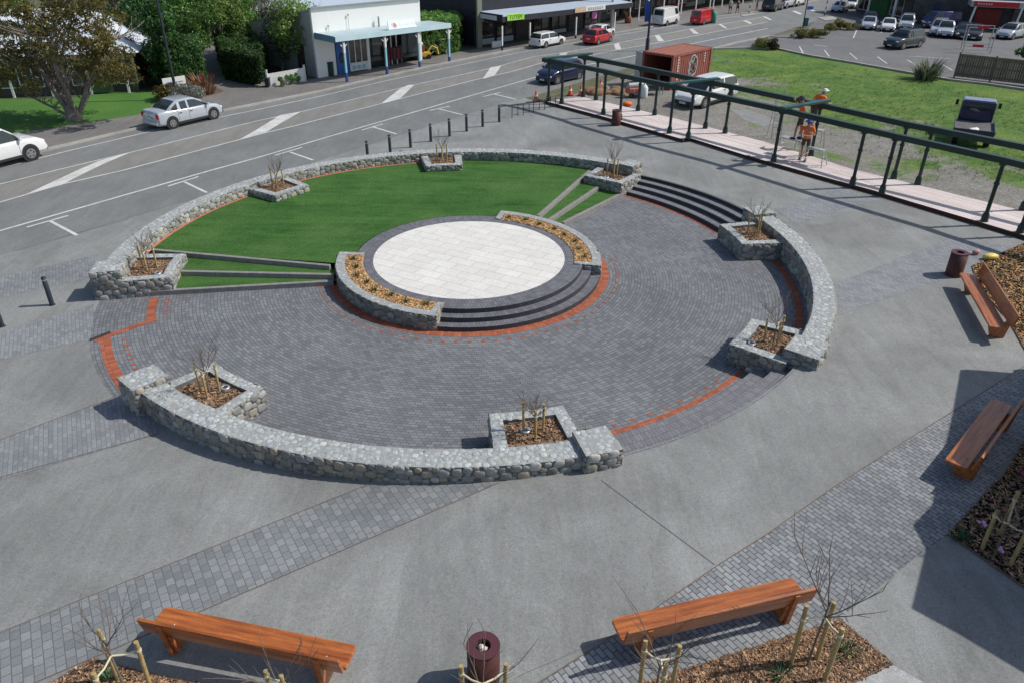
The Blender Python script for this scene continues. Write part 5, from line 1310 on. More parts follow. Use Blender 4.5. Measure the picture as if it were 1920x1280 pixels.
def hedge(P, H, label, cols=MDG, n=None, light_top=True, sz=.07, taper=.0, leaves=300, cat='hedge', name='hedge'):
    """clipped hedge over a footprint polygon (4 points)"""
    root = empty(name, (0, 0, 0), 0, label, cat, 'clipped hedges and shrubs of the front gardens'); cl = []
    A, B, C_, D = [Vector((p.x, p.y, 0)) for p in P]; z0 = G(A.x)
    n = n or int(((B-A).length+(C_-B).length)*2*H*1.2)+10
    co_ = MB()
    ins = [(v-(A+B+C_+D)/4)*.86+(A+B+C_+D)/4 for v in (A, B, C_, D)]
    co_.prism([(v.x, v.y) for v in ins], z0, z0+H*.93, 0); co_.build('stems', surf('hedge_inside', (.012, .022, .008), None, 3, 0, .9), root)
    for _ in range(n):
        f = rnd.random()
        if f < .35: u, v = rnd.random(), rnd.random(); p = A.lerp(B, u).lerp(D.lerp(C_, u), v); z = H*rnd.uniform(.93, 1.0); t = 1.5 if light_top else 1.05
        else:
            e = rnd.choice(((A, B), (A, B), (B, C_), (D, A))); p = e[0].lerp(e[1], rnd.random()); z = H*rnd.uniform(.05, .97); t = rnd.uniform(.8, 1.15)
        r = rnd.uniform(.16, .34); cl.append(((p.x, p.y, z0+z), (r, r, r*.9), t))
    leaf_mesh('leaves', cl, max(60, leaves//3), sz, cols, M['leaf'], root)
    return root
def shrub(base, R_, H, label, cols, n=14, leaves=160, size=.06, seed=3, cat='shrub', name='shrub', group='clipped hedges and shrubs of the front gardens'):
    rnd.seed(seed); root = empty(name, base, 0, label, cat, group)
    mb = MB()
    for k in range(6): a = k*1.05; mb.tube([(0, 0, -.05), (math.cos(a)*R_*.5, math.sin(a)*R_*.5, H*.5)], [.03, .015], 5)
    mb.build('stems', M['bark'], root); leaf_mesh('leaves', crown_clumps((0, 0, H*.5), (R_*.8, R_*.8, H*.4), n, min(R_, H)*.35, .3, .3), leaves, size, cols, M['leaf'], root)
    return root
# big spreading tree on the left lawn
rnd.seed(5); tb = gp(140, 226); bt = empty('spreading_tree', tb, 0, 'large spreading tree with several grey trunks and rusty olive leaves on the left lawn', 'tree')
mb = MB(); ends = []
rt = Vector((1, 0, 0)); up_ = Vector((0, 0, 1)); aw = Vector((0, 1, 0))
for k, (dx, dy, dz, r) in enumerate(((-1.0, .2, 1.0, .2), (-.5, -.3, 1.3, .17), (.05, .1, 1.4, .18), (.6, .3, 1.3, .15), (-1.5, .3, .35, .1), (.25, -.5, 1.2, .13), (1.2, 0, .9, .08), (-.9, .8, .9, .1))):
    p = Vector((rnd.uniform(-.2, .2), rnd.uniform(-.15, .15), .1)); pts = [p]; d = Vector((dx, dy, dz)).normalized()
    for i in range(5):
        d = (d+Vector((rnd.uniform(-.2, .2), rnd.uniform(-.2, .2), .12 if k != 4 else (-.12 if i > 1 else .2)))).normalized(); pts.append(pts[-1]+d*(.95 if k not in (4, 6) else .6))
    mb.tube(pts, [r*(1-.13*i) for i in range(6)], 8, cap=False); ends.append(pts)
    for i in range(2, 6):
        for _ in range(3): twigs(mb, pts[i], (rnd.uniform(-1, 1), rnd.uniform(-1, 1), rnd.uniform(.1, 1)), 1.7 if k not in (4,) else .5, r*.3, 1, .8)
mb.lathe([(.55, -.1), (.42, .25), (.36, .6), (.2, .9)], n=12); mb.build('trunk', M['bark'], bt)
cl = []
def at_px(x, y, yy): # world point seen at pixel x, y with world depth yy
    dx, dy, dz = ray(x, y); t = yy/dy; return Vector((dx*t, yy, HC+dz*t))
big = [(-30, 30), (10, 45), (50, 25), (100, 12), (150, 20), (190, 8), (20, 90), (-10, 120), (60, 70), (110, 50), (150, 70), (175, 45), (200, 75), (185, 105), (150, 110), (210, 125), (235, 138), (195, 145), (90, 100), (55, 115), (20, 140), (60, 155), (-20, 165), (130, 85), (85, 30), (130, -10), (60, -15), (-10, -10), (165, 128), (225, 108), (100, 130), (25, 15), (75, 50), (215, 142), (0, 60), (140, 40), (40, 60), (120, 25), (175, 85), (205, 95), (10, 110), (45, 90), (0, 0), (170, 0), (205, 40), (185, 65)]
for x, y in big:
    for _ in range(3):
        p = at_px(x+rnd.uniform(-16, 16), y+rnd.uniform(-12, 12), tb.y+rnd.uniform(-2.2, 2.2))-tb
        if p.z > 1.1: cl.append((tuple(p), (rnd.uniform(.35, .75),)*2+(rnd.uniform(.25, .45),), rnd.uniform(.65, 1.35)))
leaf_mesh('crown', cl, 145, .075, BRG, M['leaf'], bt)

# dark trees and shrubs between the house and the shop (base pixel, height, radius)
for k, (x, y, H, R_, cols, lab, kw) in enumerate((
    (322, 165, 5.6, 1.0, DKG, 'tall narrow dark conifer directly behind the lamp post', dict(zc=.5, zr=.5, n=60, cr=.55)),
    (290, 140, 5.6, 1.0, DKG, 'dark evergreen tree left of the lamp post', dict(n=36, zc=.6, zr=.42)),
    (268, 160, 2.9, .9, [(.06, .055, .04), (.08, .06, .04), (.03, .05, .02)], 'dull brownish small tree in front of the pale roof', dict(n=20, size=.07)),
    (372, 130, 6.8, 1.7, MDG, 'dark green bushy tree right of the conifer', dict(n=55, zc=.6, zr=.42)),
    (420, 118, 6.6, 1.9, LTG, 'light green feathery tree over the driveway', dict(n=48, cr=.8)),
    (462, 108, 6.4, 1.8, MDG, 'mid green tree left of the box hedge, leaning over the drive', dict(n=40)),
    (500, 100, 6.2, 1.6, GRG, 'thin greyish tree behind the box hedge', dict(n=24, leaves=120, bare=True)),
    (560, 136, 4.8, 1.7, LTG, 'half bare light green tree beside the white shop wall', dict(n=46, leaves=150, bare=True)),
    (530, 132, 4.2, 1.2, GRG, 'bare grey twiggy tree behind the picket fence', dict(n=26, leaves=110, bare=True)),
    (480, 60, 6.5, 2.2, DKG, 'dark tree farthest back above the driveway', dict(n=45, cr=.9)),
    (395, 70, 7.5, 2.2, DKG, 'tall dark tree behind the light green feathery tree', dict(n=55, cr=.9)),
    (230, 90, 7.0, 2.0, MDG, 'green tree rising behind the pale roofed house', dict(n=45)),
    (275, 85, 7.6, .7, [(.2, .26, .03), (.15, .2, .03)], 'narrow yellow green conifer behind the house', dict(n=30, zc=.5, zr=.5)),
    (150, 70, 7.0, 2.4, DKG, 'dark tree behind the spreading tree at the top left', dict(n=45)),
    (20, 90, 6.5, 2.2, MDG, 'green tree at the top left corner behind the house', dict(n=40)),
    (340, 95, 7.4, 2.0, MDG, 'broad green tree behind the lamp post', dict(n=50)),
    (440, 75, 7.4, 2.0, MDG, 'green tree between the drive and the grey roof', dict(n=45)))):
    tree(gp(x, y), lab, H, R_, cols, seed=50+k, **{**dict(size=.085, leaves=200), **kw})
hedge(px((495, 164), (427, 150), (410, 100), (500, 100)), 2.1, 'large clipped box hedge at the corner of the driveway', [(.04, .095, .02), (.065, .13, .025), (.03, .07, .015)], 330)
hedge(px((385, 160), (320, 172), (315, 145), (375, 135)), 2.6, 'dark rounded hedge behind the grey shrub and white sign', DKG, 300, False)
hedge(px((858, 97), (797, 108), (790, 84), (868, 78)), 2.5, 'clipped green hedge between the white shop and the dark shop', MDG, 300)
shrub(gp(316, 190), 1.15, .95, 'low orange green bush at the foot of the lamp post', [(.16, .13, .02), (.1, .12, .02), (.2, .12, .03)], 22, 180, .06, 4)
shrub(gp(352, 190), 1.2, 1.0, 'rounded silver grey shrub right of the lamp post', [(.3, .32, .27), (.22, .24, .2), (.36, .36, .32)], 26, 200, .05, 5)
o = tufts('flax_plant', [(0, 0, 0)], 1.3, 1.3, [(.25, .07, .04), (.35, .15, .08), (.15, .06, .04), (.3, .2, .12)], 120); o.location = gp(383, 176); tag(o, 'rusty red flax clump between the grey shrub and the driveway', 'flax plant')
o = tufts('flax_plant', [(0, 0, 0)], 1.35, 1.5, [(.1, .14, .08), (.14, .18, .1), (.2, .22, .14)], 170); o.location = gp(1736, 150); tag(o, 'spiky grey green flax clump at the edge of the grass lot', 'flax plant')
IS = [(0.245, 0.265, 0.061), (0.326, 0.347, 0.082), (0.184, 0.204, 0.061), (0.245, 0.163, 0.102)]
for k, (x, y, R_, H, l) in enumerate(((1500, 72, 1.1, .8, 'left half of the'), (1533, 71, 1.1, .85, 'right half of the'))):
    shrub(gp(x, y), R_, H, f'yellow green island shrub, {l} nearer car park mound', IS, 20, 150, .05, 60+k)
for k, (x, y, R_, H, l) in enumerate(((1556, 57, .9, .7, 'leftmost mound of the farther car park island'), (1575, 56, 1.0, .9, 'middle mound of the farther car park island'), (1594, 57, .9, .7, 'rightmost mound of the farther car park island'))):
    shrub(gp(x, y), R_, H, 'yellow green shrub, '+l, IS, 18, 150, .05, 70+k)
shrub(gp(1425, 92), 1.0, .9, 'olive shrub on the kerb at the corner of the grass lot', IS, 20, 150, .05, 81)
shrub(gp(1447, 94), .8, .9, 'dark brown shrub right of the olive shrub on the lot corner', [(.05, .035, .02), (.08, .05, .03)], 16, 150, .05, 82)
shrub(gp(1925, 118), 1.2, 1.7, 'dark shrub at the right edge above the timber fence', DKG, 18, 150, .07, 83)

# ================================================================ buildings
def frame(a, b):
    d = b-a; d.z = 0; return a, math.atan2(d.y, d.x), d.length
def bld(name, a, b, label, cat='shop'):
    p, rz, L = frame(a, b); return empty(name, p, rz, label, cat), L
def panel(mb, x0, x1, z0, z1, y, t=.05): mb.box(((x0+x1)/2, y, (z0+z1)/2), (x1-x0, t, z1-z0))
def window(root, x0, x1, z0, z1, y=-.03, bars=1, fm=None, gm=None, stall=None):
    f = MB(); w = .07
    f.box(((x0+x1)/2, y, z0), (x1-x0, .07, w)); f.box(((x0+x1)/2, y, z1), (x1-x0, .07, w))
    for k in range(bars+2): x = x0+(x1-x0)*k/(bars+1); f.box((x, y, (z0+z1)/2), (w*.8, .068, z1-z0))
    o = f.build('window', fm or M['white'], root); g = MB(); panel(g, x0, x1, z0, z1, y+.02, .02); g.build('pane', gm or M['shopglass'], o); return o
def text(s, size, m, parent, loc, rot, name='lettering', depth=.01):
    cu = bpy.data.curves.new('t', 'FONT'); cu.body = s; cu.size = size; cu.extrude = depth; cu.align_x = 'CENTER'; cu.align_y = 'CENTER'; cu.resolution_u = 2
    o = bpy.data.objects.new('t', cu); col.objects.link(o); bpy.context.view_layer.update()
    me = bpy.data.meshes.new_from_object(o.evaluated_get(bpy.context.evaluated_depsgraph_get())); bpy.data.objects.remove(o)
    me.materials.clear(); me.materials.append(m); o = bpy.data.objects.new(name, me); col.objects.link(o); o.parent = parent; o.location = loc; o.rotation_euler = rot; return o
CRM = surf('cream_wall', (.9, .9, .87), (.86, .87, .83), .6, 0, .7); GWL = surf('side_wall_grey', (.42, .43, .4), (.36, .37, .34), .6, 6, .8)
BLP = surf('light_blue_paint', (.33, .6, .68), (.27, .52, .6), 2, 0, .5); BLD_ = surf('deep_blue_paint', (.03, .08, .3), None, 2, 0, .5); BLM = surf('mid_blue_paint', (.02, .12, .42), None, 2, 0, .4)
ROOF = surf('blue_grey_roofing', (.5, .58, .68), (.44, .52, .62), .6, 0, .5, stretch=(12, .3, 1)); WHR = surf('white_roofing', (.72, .77, .84), (.62, .68, .76), .5, 0, .45)
DKW = surf('dark_cladding', (.022, .023, .035), (.03, .032, .045), 1, 0, .7)
INT = surf('shop_interior', (.035, .03, .03), (.08, .06, .055), 2.2, 0, .6)
# white shop with the blue veranda
a, b = gp(597, 147), gp(792, 113); sh, L = bld('corner_shop', a, b, 'white parapet shop with pale blue veranda on four posts')
Hf = hgt(a, 590, 17); Hv = hgt(gp(655, 155), 650, 80)
mb = MB(); mb.box((L/2, .1, 2.7+(Hf-2.7)/2), (L, .2, Hf-2.7)); mb.box((.8, .1, 1.35), (1.6, .2, 2.7)); mb.box((L-.15, .1, 1.35), (.3, .2, 2.7)); mb.box((L*.47, .1, 1.35), (.25, .2, 2.7)); mb.build('front_wall', CRM, sh)
mb = MB(); mb.add([(0, .2, 0), (0, 9, 0), (0, 9, Hf-1.6), (0, .2, Hf-.05), (L, .2, 0), (L, 9, 0), (L, 9, Hf-1.6), (L, .2, Hf-.05)], [(0, 1, 2, 3), (4, 7, 6, 5), (1, 5, 6, 2)]); mb.build('side_walls', GWL, sh)
MB().quad((-.1, .2, Hf-.12), (L+.1, .2, Hf-.12), (L+.1, 9.2, Hf-1.65), (-.1, 9.2, Hf-1.65)).build('roof', ROOF, sh)
MB().box((L/2, .02, Hf+.03), (L+.15, .34, .07)).build('parapet_cap', surf('cap_grey', (.3, .31, .3), None, 3, 0, .6), sh)
mb = MB(); panel(mb, 1.6, L-.3, 0, 2.7, .9, .05); mb.build('interior', INT, sh)
window(sh, 2.75, L*.46, .65, 2.35, .02, 2); mb = MB(); panel(mb, 2.75, L*.46, .1, .6, .03, .08); mb.build('stall_riser', M['white'], sh)
mb = MB(); [panel(mb, 2.95+.42*k, 3.25+.42*k, .22, .48, -.02, .02) for k in range(int((L*.46-3)/.42))]; mb.build('stall_riser_lettering', BLP, sh)
mb = MB(); panel(mb, 1.65, 2.7, .0, 2.6, .0, .1); dd = mb.build('door', BLM, sh); mb = MB(); mb.blob((2.15, -.07, 1.15), (.3, .03, .38), 2); mb.build('door_emblem', INT, dd)
mb = MB(); panel(mb, L*.5, L*.64, .1, 2.4, .5, .05); mb.build('doorway', M['glass'], sh)
for k in range(3): mb = MB(); mb.box((L*.66+k*.5, .3, 1.2), (.07, .07, 2.4)); mb.build('shop_post', M['white'], sh)
mb = MB(); panel(mb, L*.8, L*.96, .5, 2.3, .06, .04); mb.build('window', M['glass'], sh)
MB().box((-.02, 2.0, 1.05), (.05, 1.0, 2.1)).build('side_door', INT, sh)
Pv = [gp(655, 155), gp(724, 139.5), gp(785, 128), gp(843, 118)]
inv = Matrix.Rotation(-sh.rotation_euler.z, 3, 'Z')
lv = [inv @ (p-sh.location) for p in Pv]; vx0, vx1 = 0.0, lv[3].x+.15; vy = sum(p.y for p in lv)/4
zt = hgt(Pv[0], 648.5, 68); zi = hgt(a, 593.5, 65)-.05; Hv = hgt(Pv[0], 649, 81)-.05
mb = MB(); mb.quad((vx0, vy-.12, zt), (vx1, vy-.12, zt), (vx1, -.02, zi+.1), (vx0, -.02, zi+.1)); mb.quad((vx0, vy-.12, zt-.05), (vx1, vy-.12, zt-.05), (vx1, -.02, zi+.05), (vx0, -.02, zi+.05)); mb.build('veranda_roof', surf('veranda_iron', (.5, .62, .66), (.4, .5, .54), 1, 0, .5, stretch=(6, .5, 1)), sh)
BLF = surf('pale_blue_fascia', (.6, .78, .82), (.52, .7, .75), 1, 0, .5)
mb = MB(); mb.box(((vx0+vx1)/2, vy-.14, zt-.14), (vx1-vx0, .05, .34)); mb.build('fascia', BLF, sh)
mb = MB(); mb.box((vx0, vy/2-.05, (zt+zi)/2-.1), (.05, abs(vy)-.1, .42)); mb.build('end_fascia', surf('side_blue', (.16, .33, .42), None, 2, 0, .6), sh)
for p in lv:
    z = Hv+.1; o = MB().box((p.x, vy, z/2), (.13, .13, z)).build('veranda_post', BLP, sh)
    MB().box((p.x, vy, .32), (.145, .145, .64)).build('post_base', BLD_, o); MB().box((p.x, vy, z-.35), (.145, .145, .7)).build('post_head', M['white'], o)
    mb = MB()
    for s in (-1, 1): mb.beam((p.x+s*.06, vy, z-.34), (p.x+s*.27, vy, z-.12), .04, .06)
    mb.build('bracket', M['white'], o)
xs0, xs1 = lv[1].x+.35, lv[2].x-.1
sg_ = MB(); sg_.prism([(0, 0), (xs1-xs0, 0), (xs1-xs0-.25, .62), (.15, .62)], 0, .06); o = sg_.build('shop_sign', surf('sign_blue_white', (.66, .76, .8), None, 3, 0, .5), sh); o.location = (xs0, vy-.02, zt+.02); o.rotation_euler = (R(62), 0, 0)
mb = MB(); mb.blob((.65, .3, .07), (.16, .16, .02), 2); mb.build('sign_emblem', surf('emblem_red', (.6, .15, .1), None, 3, 0, .5), o)
mb = MB(); mb.blob((.65, .3, .065), (.27, .22, .012), 2); [mb.box((1.2+.22*k, .3, .065), (.15, .16, .012)) for k in range(6)]; mb.build('sign_lettering', M['white'], o)
mb = MB(); [(mb.tube([(x, -.1, Hf-z), (x, -.1, zi)], .015, 4), mb.box((x, -.1, Hf-z), (.12, .05, .12))) for x, z in ((1.2, 1.2), (2.9, .6))]; mb.build('wall_conduit', GWL, sh)
MB().tube([(L*.57, -.25, zi), (L*.57, -.25, zi+.8)], .07, 8).build('flue', GWL, sh)
# objects outside the shop
rb = empty('rubbish_bin', gp(621, 143), 0, 'dark green bin standing against the white shop front', 'litter bin')
MB().box((0, 0, .45), (.42, .42, .9)).build('bin_body', surf('bin_green', (.01, .07, .04), None, 3, 0, .5), rb, bevel=.03); MB().box((0, 0, .93), (.46, .46, .1), 0).build('lid', surf('bin_lid', (.01, .05, .03), None, 3, 0, .4), rb, bevel=.03)
yd = gp(795, 111); ym_ = empty('yellow_digger', yd, R(20), 'small yellow ride-on digger toy on display beside the veranda', 'digger')
YEL = surf('yellow_enamel', (.75, .5, .06), (.6, .36, .05), 4, 0, .4)
MB().box((0, 0, .35), (1.0, .5, .35)).build('chassis', YEL, ym_, bevel=.05); MB().tube([(.3, 0, .5), (.7, 0, .95), (1.1, 0, .75), (1.2, 0, .3)], .07, 6).build('arm', YEL, ym_); MB().box((-.2, 0, .8), (.5, .45, .5)).build('cab', surf('brown_red', (.25, .07, .05), None, 3, 0, .5), ym_, bevel=.04)
for x in (-.3, .35):
    for y in (-.27, .27): MB().tube([(x, y-.05, .18), (x, y+.05, .18)], .18, 12, smooth=False).build('wheel', M['rubber'], ym_)
MB().box((-.2, 0, 1.15), (.3, .3, .2)).build('beacon', M['white'], ym_, bevel=.05)
ra, rb2 = gp(806, 106), gp(838, 101); rr_ = empty('display_frame', (0, 0, 0), 0, 'white crossed display frame between yellow digger and last veranda post', 'frame')
z1, z2 = Vector((0, 0, 1.15)), Vector((0, 0, .1)); mb = MB()
for p, q in ((ra+z2, rb2+z1), (rb2+z2, ra+z1), (ra+z1, rb2+z1)): mb.beam(p, q, .05, .07)
mb.build('rails', M['white'], rr_)
for p in (ra, rb2): MB().beam(p, p+z1, .06, .06).build('upright', M['white'], rr_)
# clothes and goods rack in the veranda
gd = empty('clothes_rack', sh.matrix_world @ Vector((0, 0, 0)), 0, 'rack of dark red clothes in the shop doorway', 'clothes rack'); gd.location = gp(742, 122); gd.rotation_euler.z = sh.rotation_euler.z
MB().tube([(-.6, 0, 0), (-.6, 0, 1.3), (.6, 0, 1.3), (.6, 0, 0)], .02, 5).build('rail', M['steel'], gd)
mb = MB(); [mb.box((-.5+.11*k, 0, .85), (.07, .4, .8), col_=rnd.choice(((.3, .03, .04), (.12, .02, .03), (.05, .05, .06), (.35, .08, .08)))) for k in range(10)]; mb.build('clothes', surf('cloth', (1, 1, 1), None, 9, 0, .9, tint=True), gd)
# picket fence, sign, house, back roofs
fe = empty('picket_fence', (0, 0, 0), 0, 'low white picket fence with plants between the hedge and the shop', 'fence'); A_, B_ = gp(503, 163), gp(573, 153)
mb = MB(); n = 26
for k in range(n+1):
    p = A_.lerp(B_, k/n); h = .82+.1*k/n; mb.box(p+Vector((0, 0, h/2)), (.09, .025, h), heading(A_, B_))
mb.build('pickets', M['white'], fe); mb = MB(); [mb.beam(A_+Vector((0, .03, z)), B_+Vector((0, .03, z)), .03, .07) for z in (.2, .62)]; mb.build('rail', M['white'], fe)
for p in (A_, B_): MB().box(p+Vector((0, 0, .55)), (.12, .12, 1.1)).build('gate_post', M['white'], fe)
for k, (x, y, l) in enumerate(((530, 162, 'leafy plant in front of the middle of the picket fence'), (548, 158, 'tall green plant at the right half of the picket fence'), (560, 155, 'green plant nearest the right end of the picket fence'))): shrub(gp(x, y), .4, .8, l, MDG, 9, 90, .045, 90+k)
MB().box((0, 0, .3), (.3, .3, .6))
o = empty('letter_box', gp(503, 164), 0, 'small dark box by the left end of the picket fence', 'letter box'); MB().box((0, 0, .32), (.3, .35, .5)).build('box', DKW, o, bevel=.03); MB().box((0, 0, .59), (.36, .4, .04)).build('lid', M['black'], o)
s0, s1 = gp(311, 185), gp(353, 178); sn = empty('white_sign', s0, heading(s0, s1), 'white two part sign board with blue emblem behind the lamp post', 'sign'); Ls = (s1-s0).length
for x0, x1 in ((0, Ls*.46), (Ls*.52, Ls)):
    mb = MB(); panel(mb, x0, x1, .35, 1.2, 0, .06); mb.build('sign_board', M['white'], sn)
mb = MB(); mb.blob((Ls*.22, -.05, .76), (.24, .02, .22), 2); mb.build('emblem', surf('emblem_blue', (.08, .14, .4), (.3, .36, .6), 5, 0, .5), sn)
mb = MB(); [panel(mb, Ls*.57+.1*k, Ls*.57+.1*k+.07, .86-.0*k, .93, -.04, .012) for k in range(5)]; [panel(mb, Ls*.57+.1*k, Ls*.57+.1*k+.07, .68, .75, -.04, .012) for k in range(5)]; mb.build('lettering', surf('pale_grey_letters', (.5, .5, .55), None, 3, 0, .6), sn)
for x in (.08, Ls-.08): MB().box((x, .06, .6), (.08, .08, 1.2)).build('post', M['steel'], sn)
# house with pale roof
ha, hb = gp(-60, 186), gp(260, 172); ho, L = bld('bungalow', ha, hb, 'single storey house with big pale roof behind the spreading tree', 'house')
mb = MB(); mb.box((L/2, 4.3, 1.35), (L, 8, 2.7)); mb.build('wall', surf('house_wall', (.12, .115, .11), (.08, .08, .08), 1, 0, .8), ho)
pk = hgt(gp(215, 172), 215, 18)
mb = MB(); e = .6; V = [(-e, -.6, 2.5), (L+e, -.6, 2.5), (L+e, 9.2, 2.5), (-e, 9.2, 2.5), (2.5, 4.3, 4.7), (L-3.2, 4.3, 4.7)]
mb.add(V, [(0, 1, 5, 4), (1, 2, 5), (2, 3, 4, 5), (3, 0, 4), (0, 3, 2, 1)]); rf = mb.build('roof', WHR, ho)
MB().box((L-4.6, 5.2, 4.5), (1.8, .7, 1.5)).build('chimney', surf('dark_brick', (.06, .065, .055), (.04, .045, .04), 4, 0, .9), rf)
for k in range(7): window(ho, .6+k*L/7.2, .6+k*L/7.2+1.1, .5, 2.2, .27, 1, M['white'])
for k in range(5): MB().box((.5+k*(L-1)/4, -.35, 1.25), (.13, .13, 2.5)).build('porch_post', M['white'], ho)
mb = MB(); panel(mb, L*.72, L*.86, .1, 1.0, -.3, .05); mb.build('green_screen', surf('screen_green', (.04, .14, .06), None, 3, 0, .8), ho)
# sheds and roofs behind the white shop
a, b = gp(500, 68), gp(770, 42); o, L = bld('warehouse', a, b, 'long pale blue roofed shed behind the white shop', 'shed')
MB().box((L/2, 8, 1.0), (L, 13, 2.0)).build('wall', GWL, o); mb = MB(); mb.quad((-.4, .2, 2.1), (L+6, .2, 2.1), (L+6, 11, 6.2), (-.4, 11, 6.2)); mb.quad((-.4, 20, 2.4), (L+6, 20, 2.4), (L+6, 11, 6.2), (-.4, 11, 6.2)); mb.build('roof', ROOF, o)
a, b = gp(806, 62), gp(890, 48); o, L = bld('low_building', a, b, 'low building with pale roof between the white shop and the dark shop', 'shed')
ev = 1.75; MB().box((L/2, 3, ev/2-.05), (L, 6, ev-.1)).build('wall', DKW, o); mb = MB(); mb.quad((-.5, -.8, ev-.1), (L+.3, -.8, ev-.1), (L+.3, 6, ev+1.9), (-.5, 6, ev+1.9)); mb.build('roof', WHR, o)
# dark shop
a, b = gp(903, 90), gp(1140, 50); ds, L = bld('dark_shop', a, b, 'dark clad shop with pale veranda roof and bright green sign')
Hd = hgt(a, 900, -12)
mb = MB(); mb.box((L/2, 5, 2.75+(Hd-2.75)/2), (L, 9.6, Hd-2.75)); mb.box((L/2, 5.4, 1.375), (L-.1, 8.8, 2.75)); mb.build('wall', DKW, ds)
mb = MB(); mb.box((-.2, .05, 2.3), (.5, .2, 4.6)); mb.build('corner_pier', surf('olive_grey', (.22, .24, .17), None, 3, 0, .8), ds)
nwin = 7
for k in range(nwin):
    x0 = .3+k*(L-.4)/nwin; x1 = x0+(L-.4)/nwin-.35
    if k in (2, 5): panel_ = MB(); panel(panel_, x0, x1, 0, 2.2, .95, .05); panel_.build('doorway', INT, ds)
    else: window(ds, x0, x1, .6, 2.25, .93, 1, M['trim']); s_ = MB(); panel(s_, x0, x1, .05, .5, .9, .08); s_.build('stall_riser', surf('pale_blue_grey', (.5, .54, .6), None, 3, 0, .6), ds)
inv = Matrix.Rotation(-ds.rotation_euler.z, 3, 'Z')
pp_ = [inv @ (gp(*q)-ds.location) for q in ((948, 98), (994, 88), (1074, 72), (1135, 58))]; vy = sum(q.y for q in pp_[:3])/3; zt = hgt(gp(948, 98), 947, 32); zj = max(zt+.12, hgt(a, 902, 22))
mb = MB(); mb.quad((-.1, vy, zt), (L+.2, vy, zt), (L+.2, 0.15, zj), (-.1, .15, zj)); mb.build('veranda_roof', surf('veranda_pale', (.5, .57, .66), (.42, .5, .6), 1, 0, .5, stretch=(6, .5, 1)), ds)
mb = MB(); mb.box((L/2, vy, zt-.2), (L+.3, .06, .42)); mb.box((-.1, vy/2, zt-.1), (.06, -vy, .5)); mb.build('fascia', DKW, ds)
for q in pp_: o = MB().box((q.x, vy+.05, 1.0), (.1, .1, 2.0)).build('veranda_post', M['white'], ds); MB().box((q.x, vy+.05, .25), (.115, .115, .5)).build('post_base', M['black'], o)
mb = MB(); panel(mb, .05, 2.1, zt-.33, zt+.02, 0, .03); o = mb.build('end_sign', surf('pale_sign', (.62, .68, .72), None, 3, 0, .5), ds); o.location = (-.15, -.0, 0); o.rotation_euler.z = R(-90)
mb = MB(); mb.box((0, 0, 0), (1.9, .06, .5)); gs = mb.build('green_sign', surf('sign_lime', (.45, .85, .1), None, 3, 0, .5), ds, bevel=.02); gs.location = (pp_[0].x+1.35, vy-.1, zt-.08)
text('TOTEM', .44, surf('sign_letter_green', (.1, .3, .02), None, 3, 0, .5), gs, (0, -.04, 0), (R(90), 0, 0))
mb = MB(); mb.box((0, 0, 0), (1.35, .05, .42)); o = mb.build('red_sign', surf('sign_cream_red', (.6, .35, .25), (.75, .6, .4), 6, 0, .5), ds); o.location = (pp_[2].x+.3, vy-.08, zt-.1)
mb = MB(); mb.box((0, 0, 0), (2.6, .05, .42)); o = mb.build('white_sign', M['white'], ds); o.location = (pp_[2].x+2.3, vy-.08, zt-.08)
mb = MB(); mb.box((0, -.035, -.1), (2.0, .02, .02)); [mb.box((-.9+.3*k, -.035, 0), (.16, .02, .2)) for k in range(7)]; mb.build('sign_lettering', GWL, o)
mb = MB(); mb.box((0, 0, 0), (.7, .05, .7)); o = mb.build('pink_poster', surf('poster_pink', (.8, .25, .6), None, 3, 0, .5), ds); o.location = (L-1.2, .8, 1.4)
MB().box((.9, -.9, .3), (1.0, .12, .5)).build('planter_box', M['white'], ds)
lp = empty('power_pole', gp(1146, 56), 0, 'thick cream concrete pole at the right end of the dark shop', 'pole'); MB().tube([(0, 0, -.1), (0, 0, 7)], [.17, .12], 10).build('pole', surf('cream_concrete', (.6, .58, .5), None, 3, 0, .8), lp); MB().box((0, 0, 6.6), (1.6, .1, .1)).build('cross_arm', M['bark'], lp)
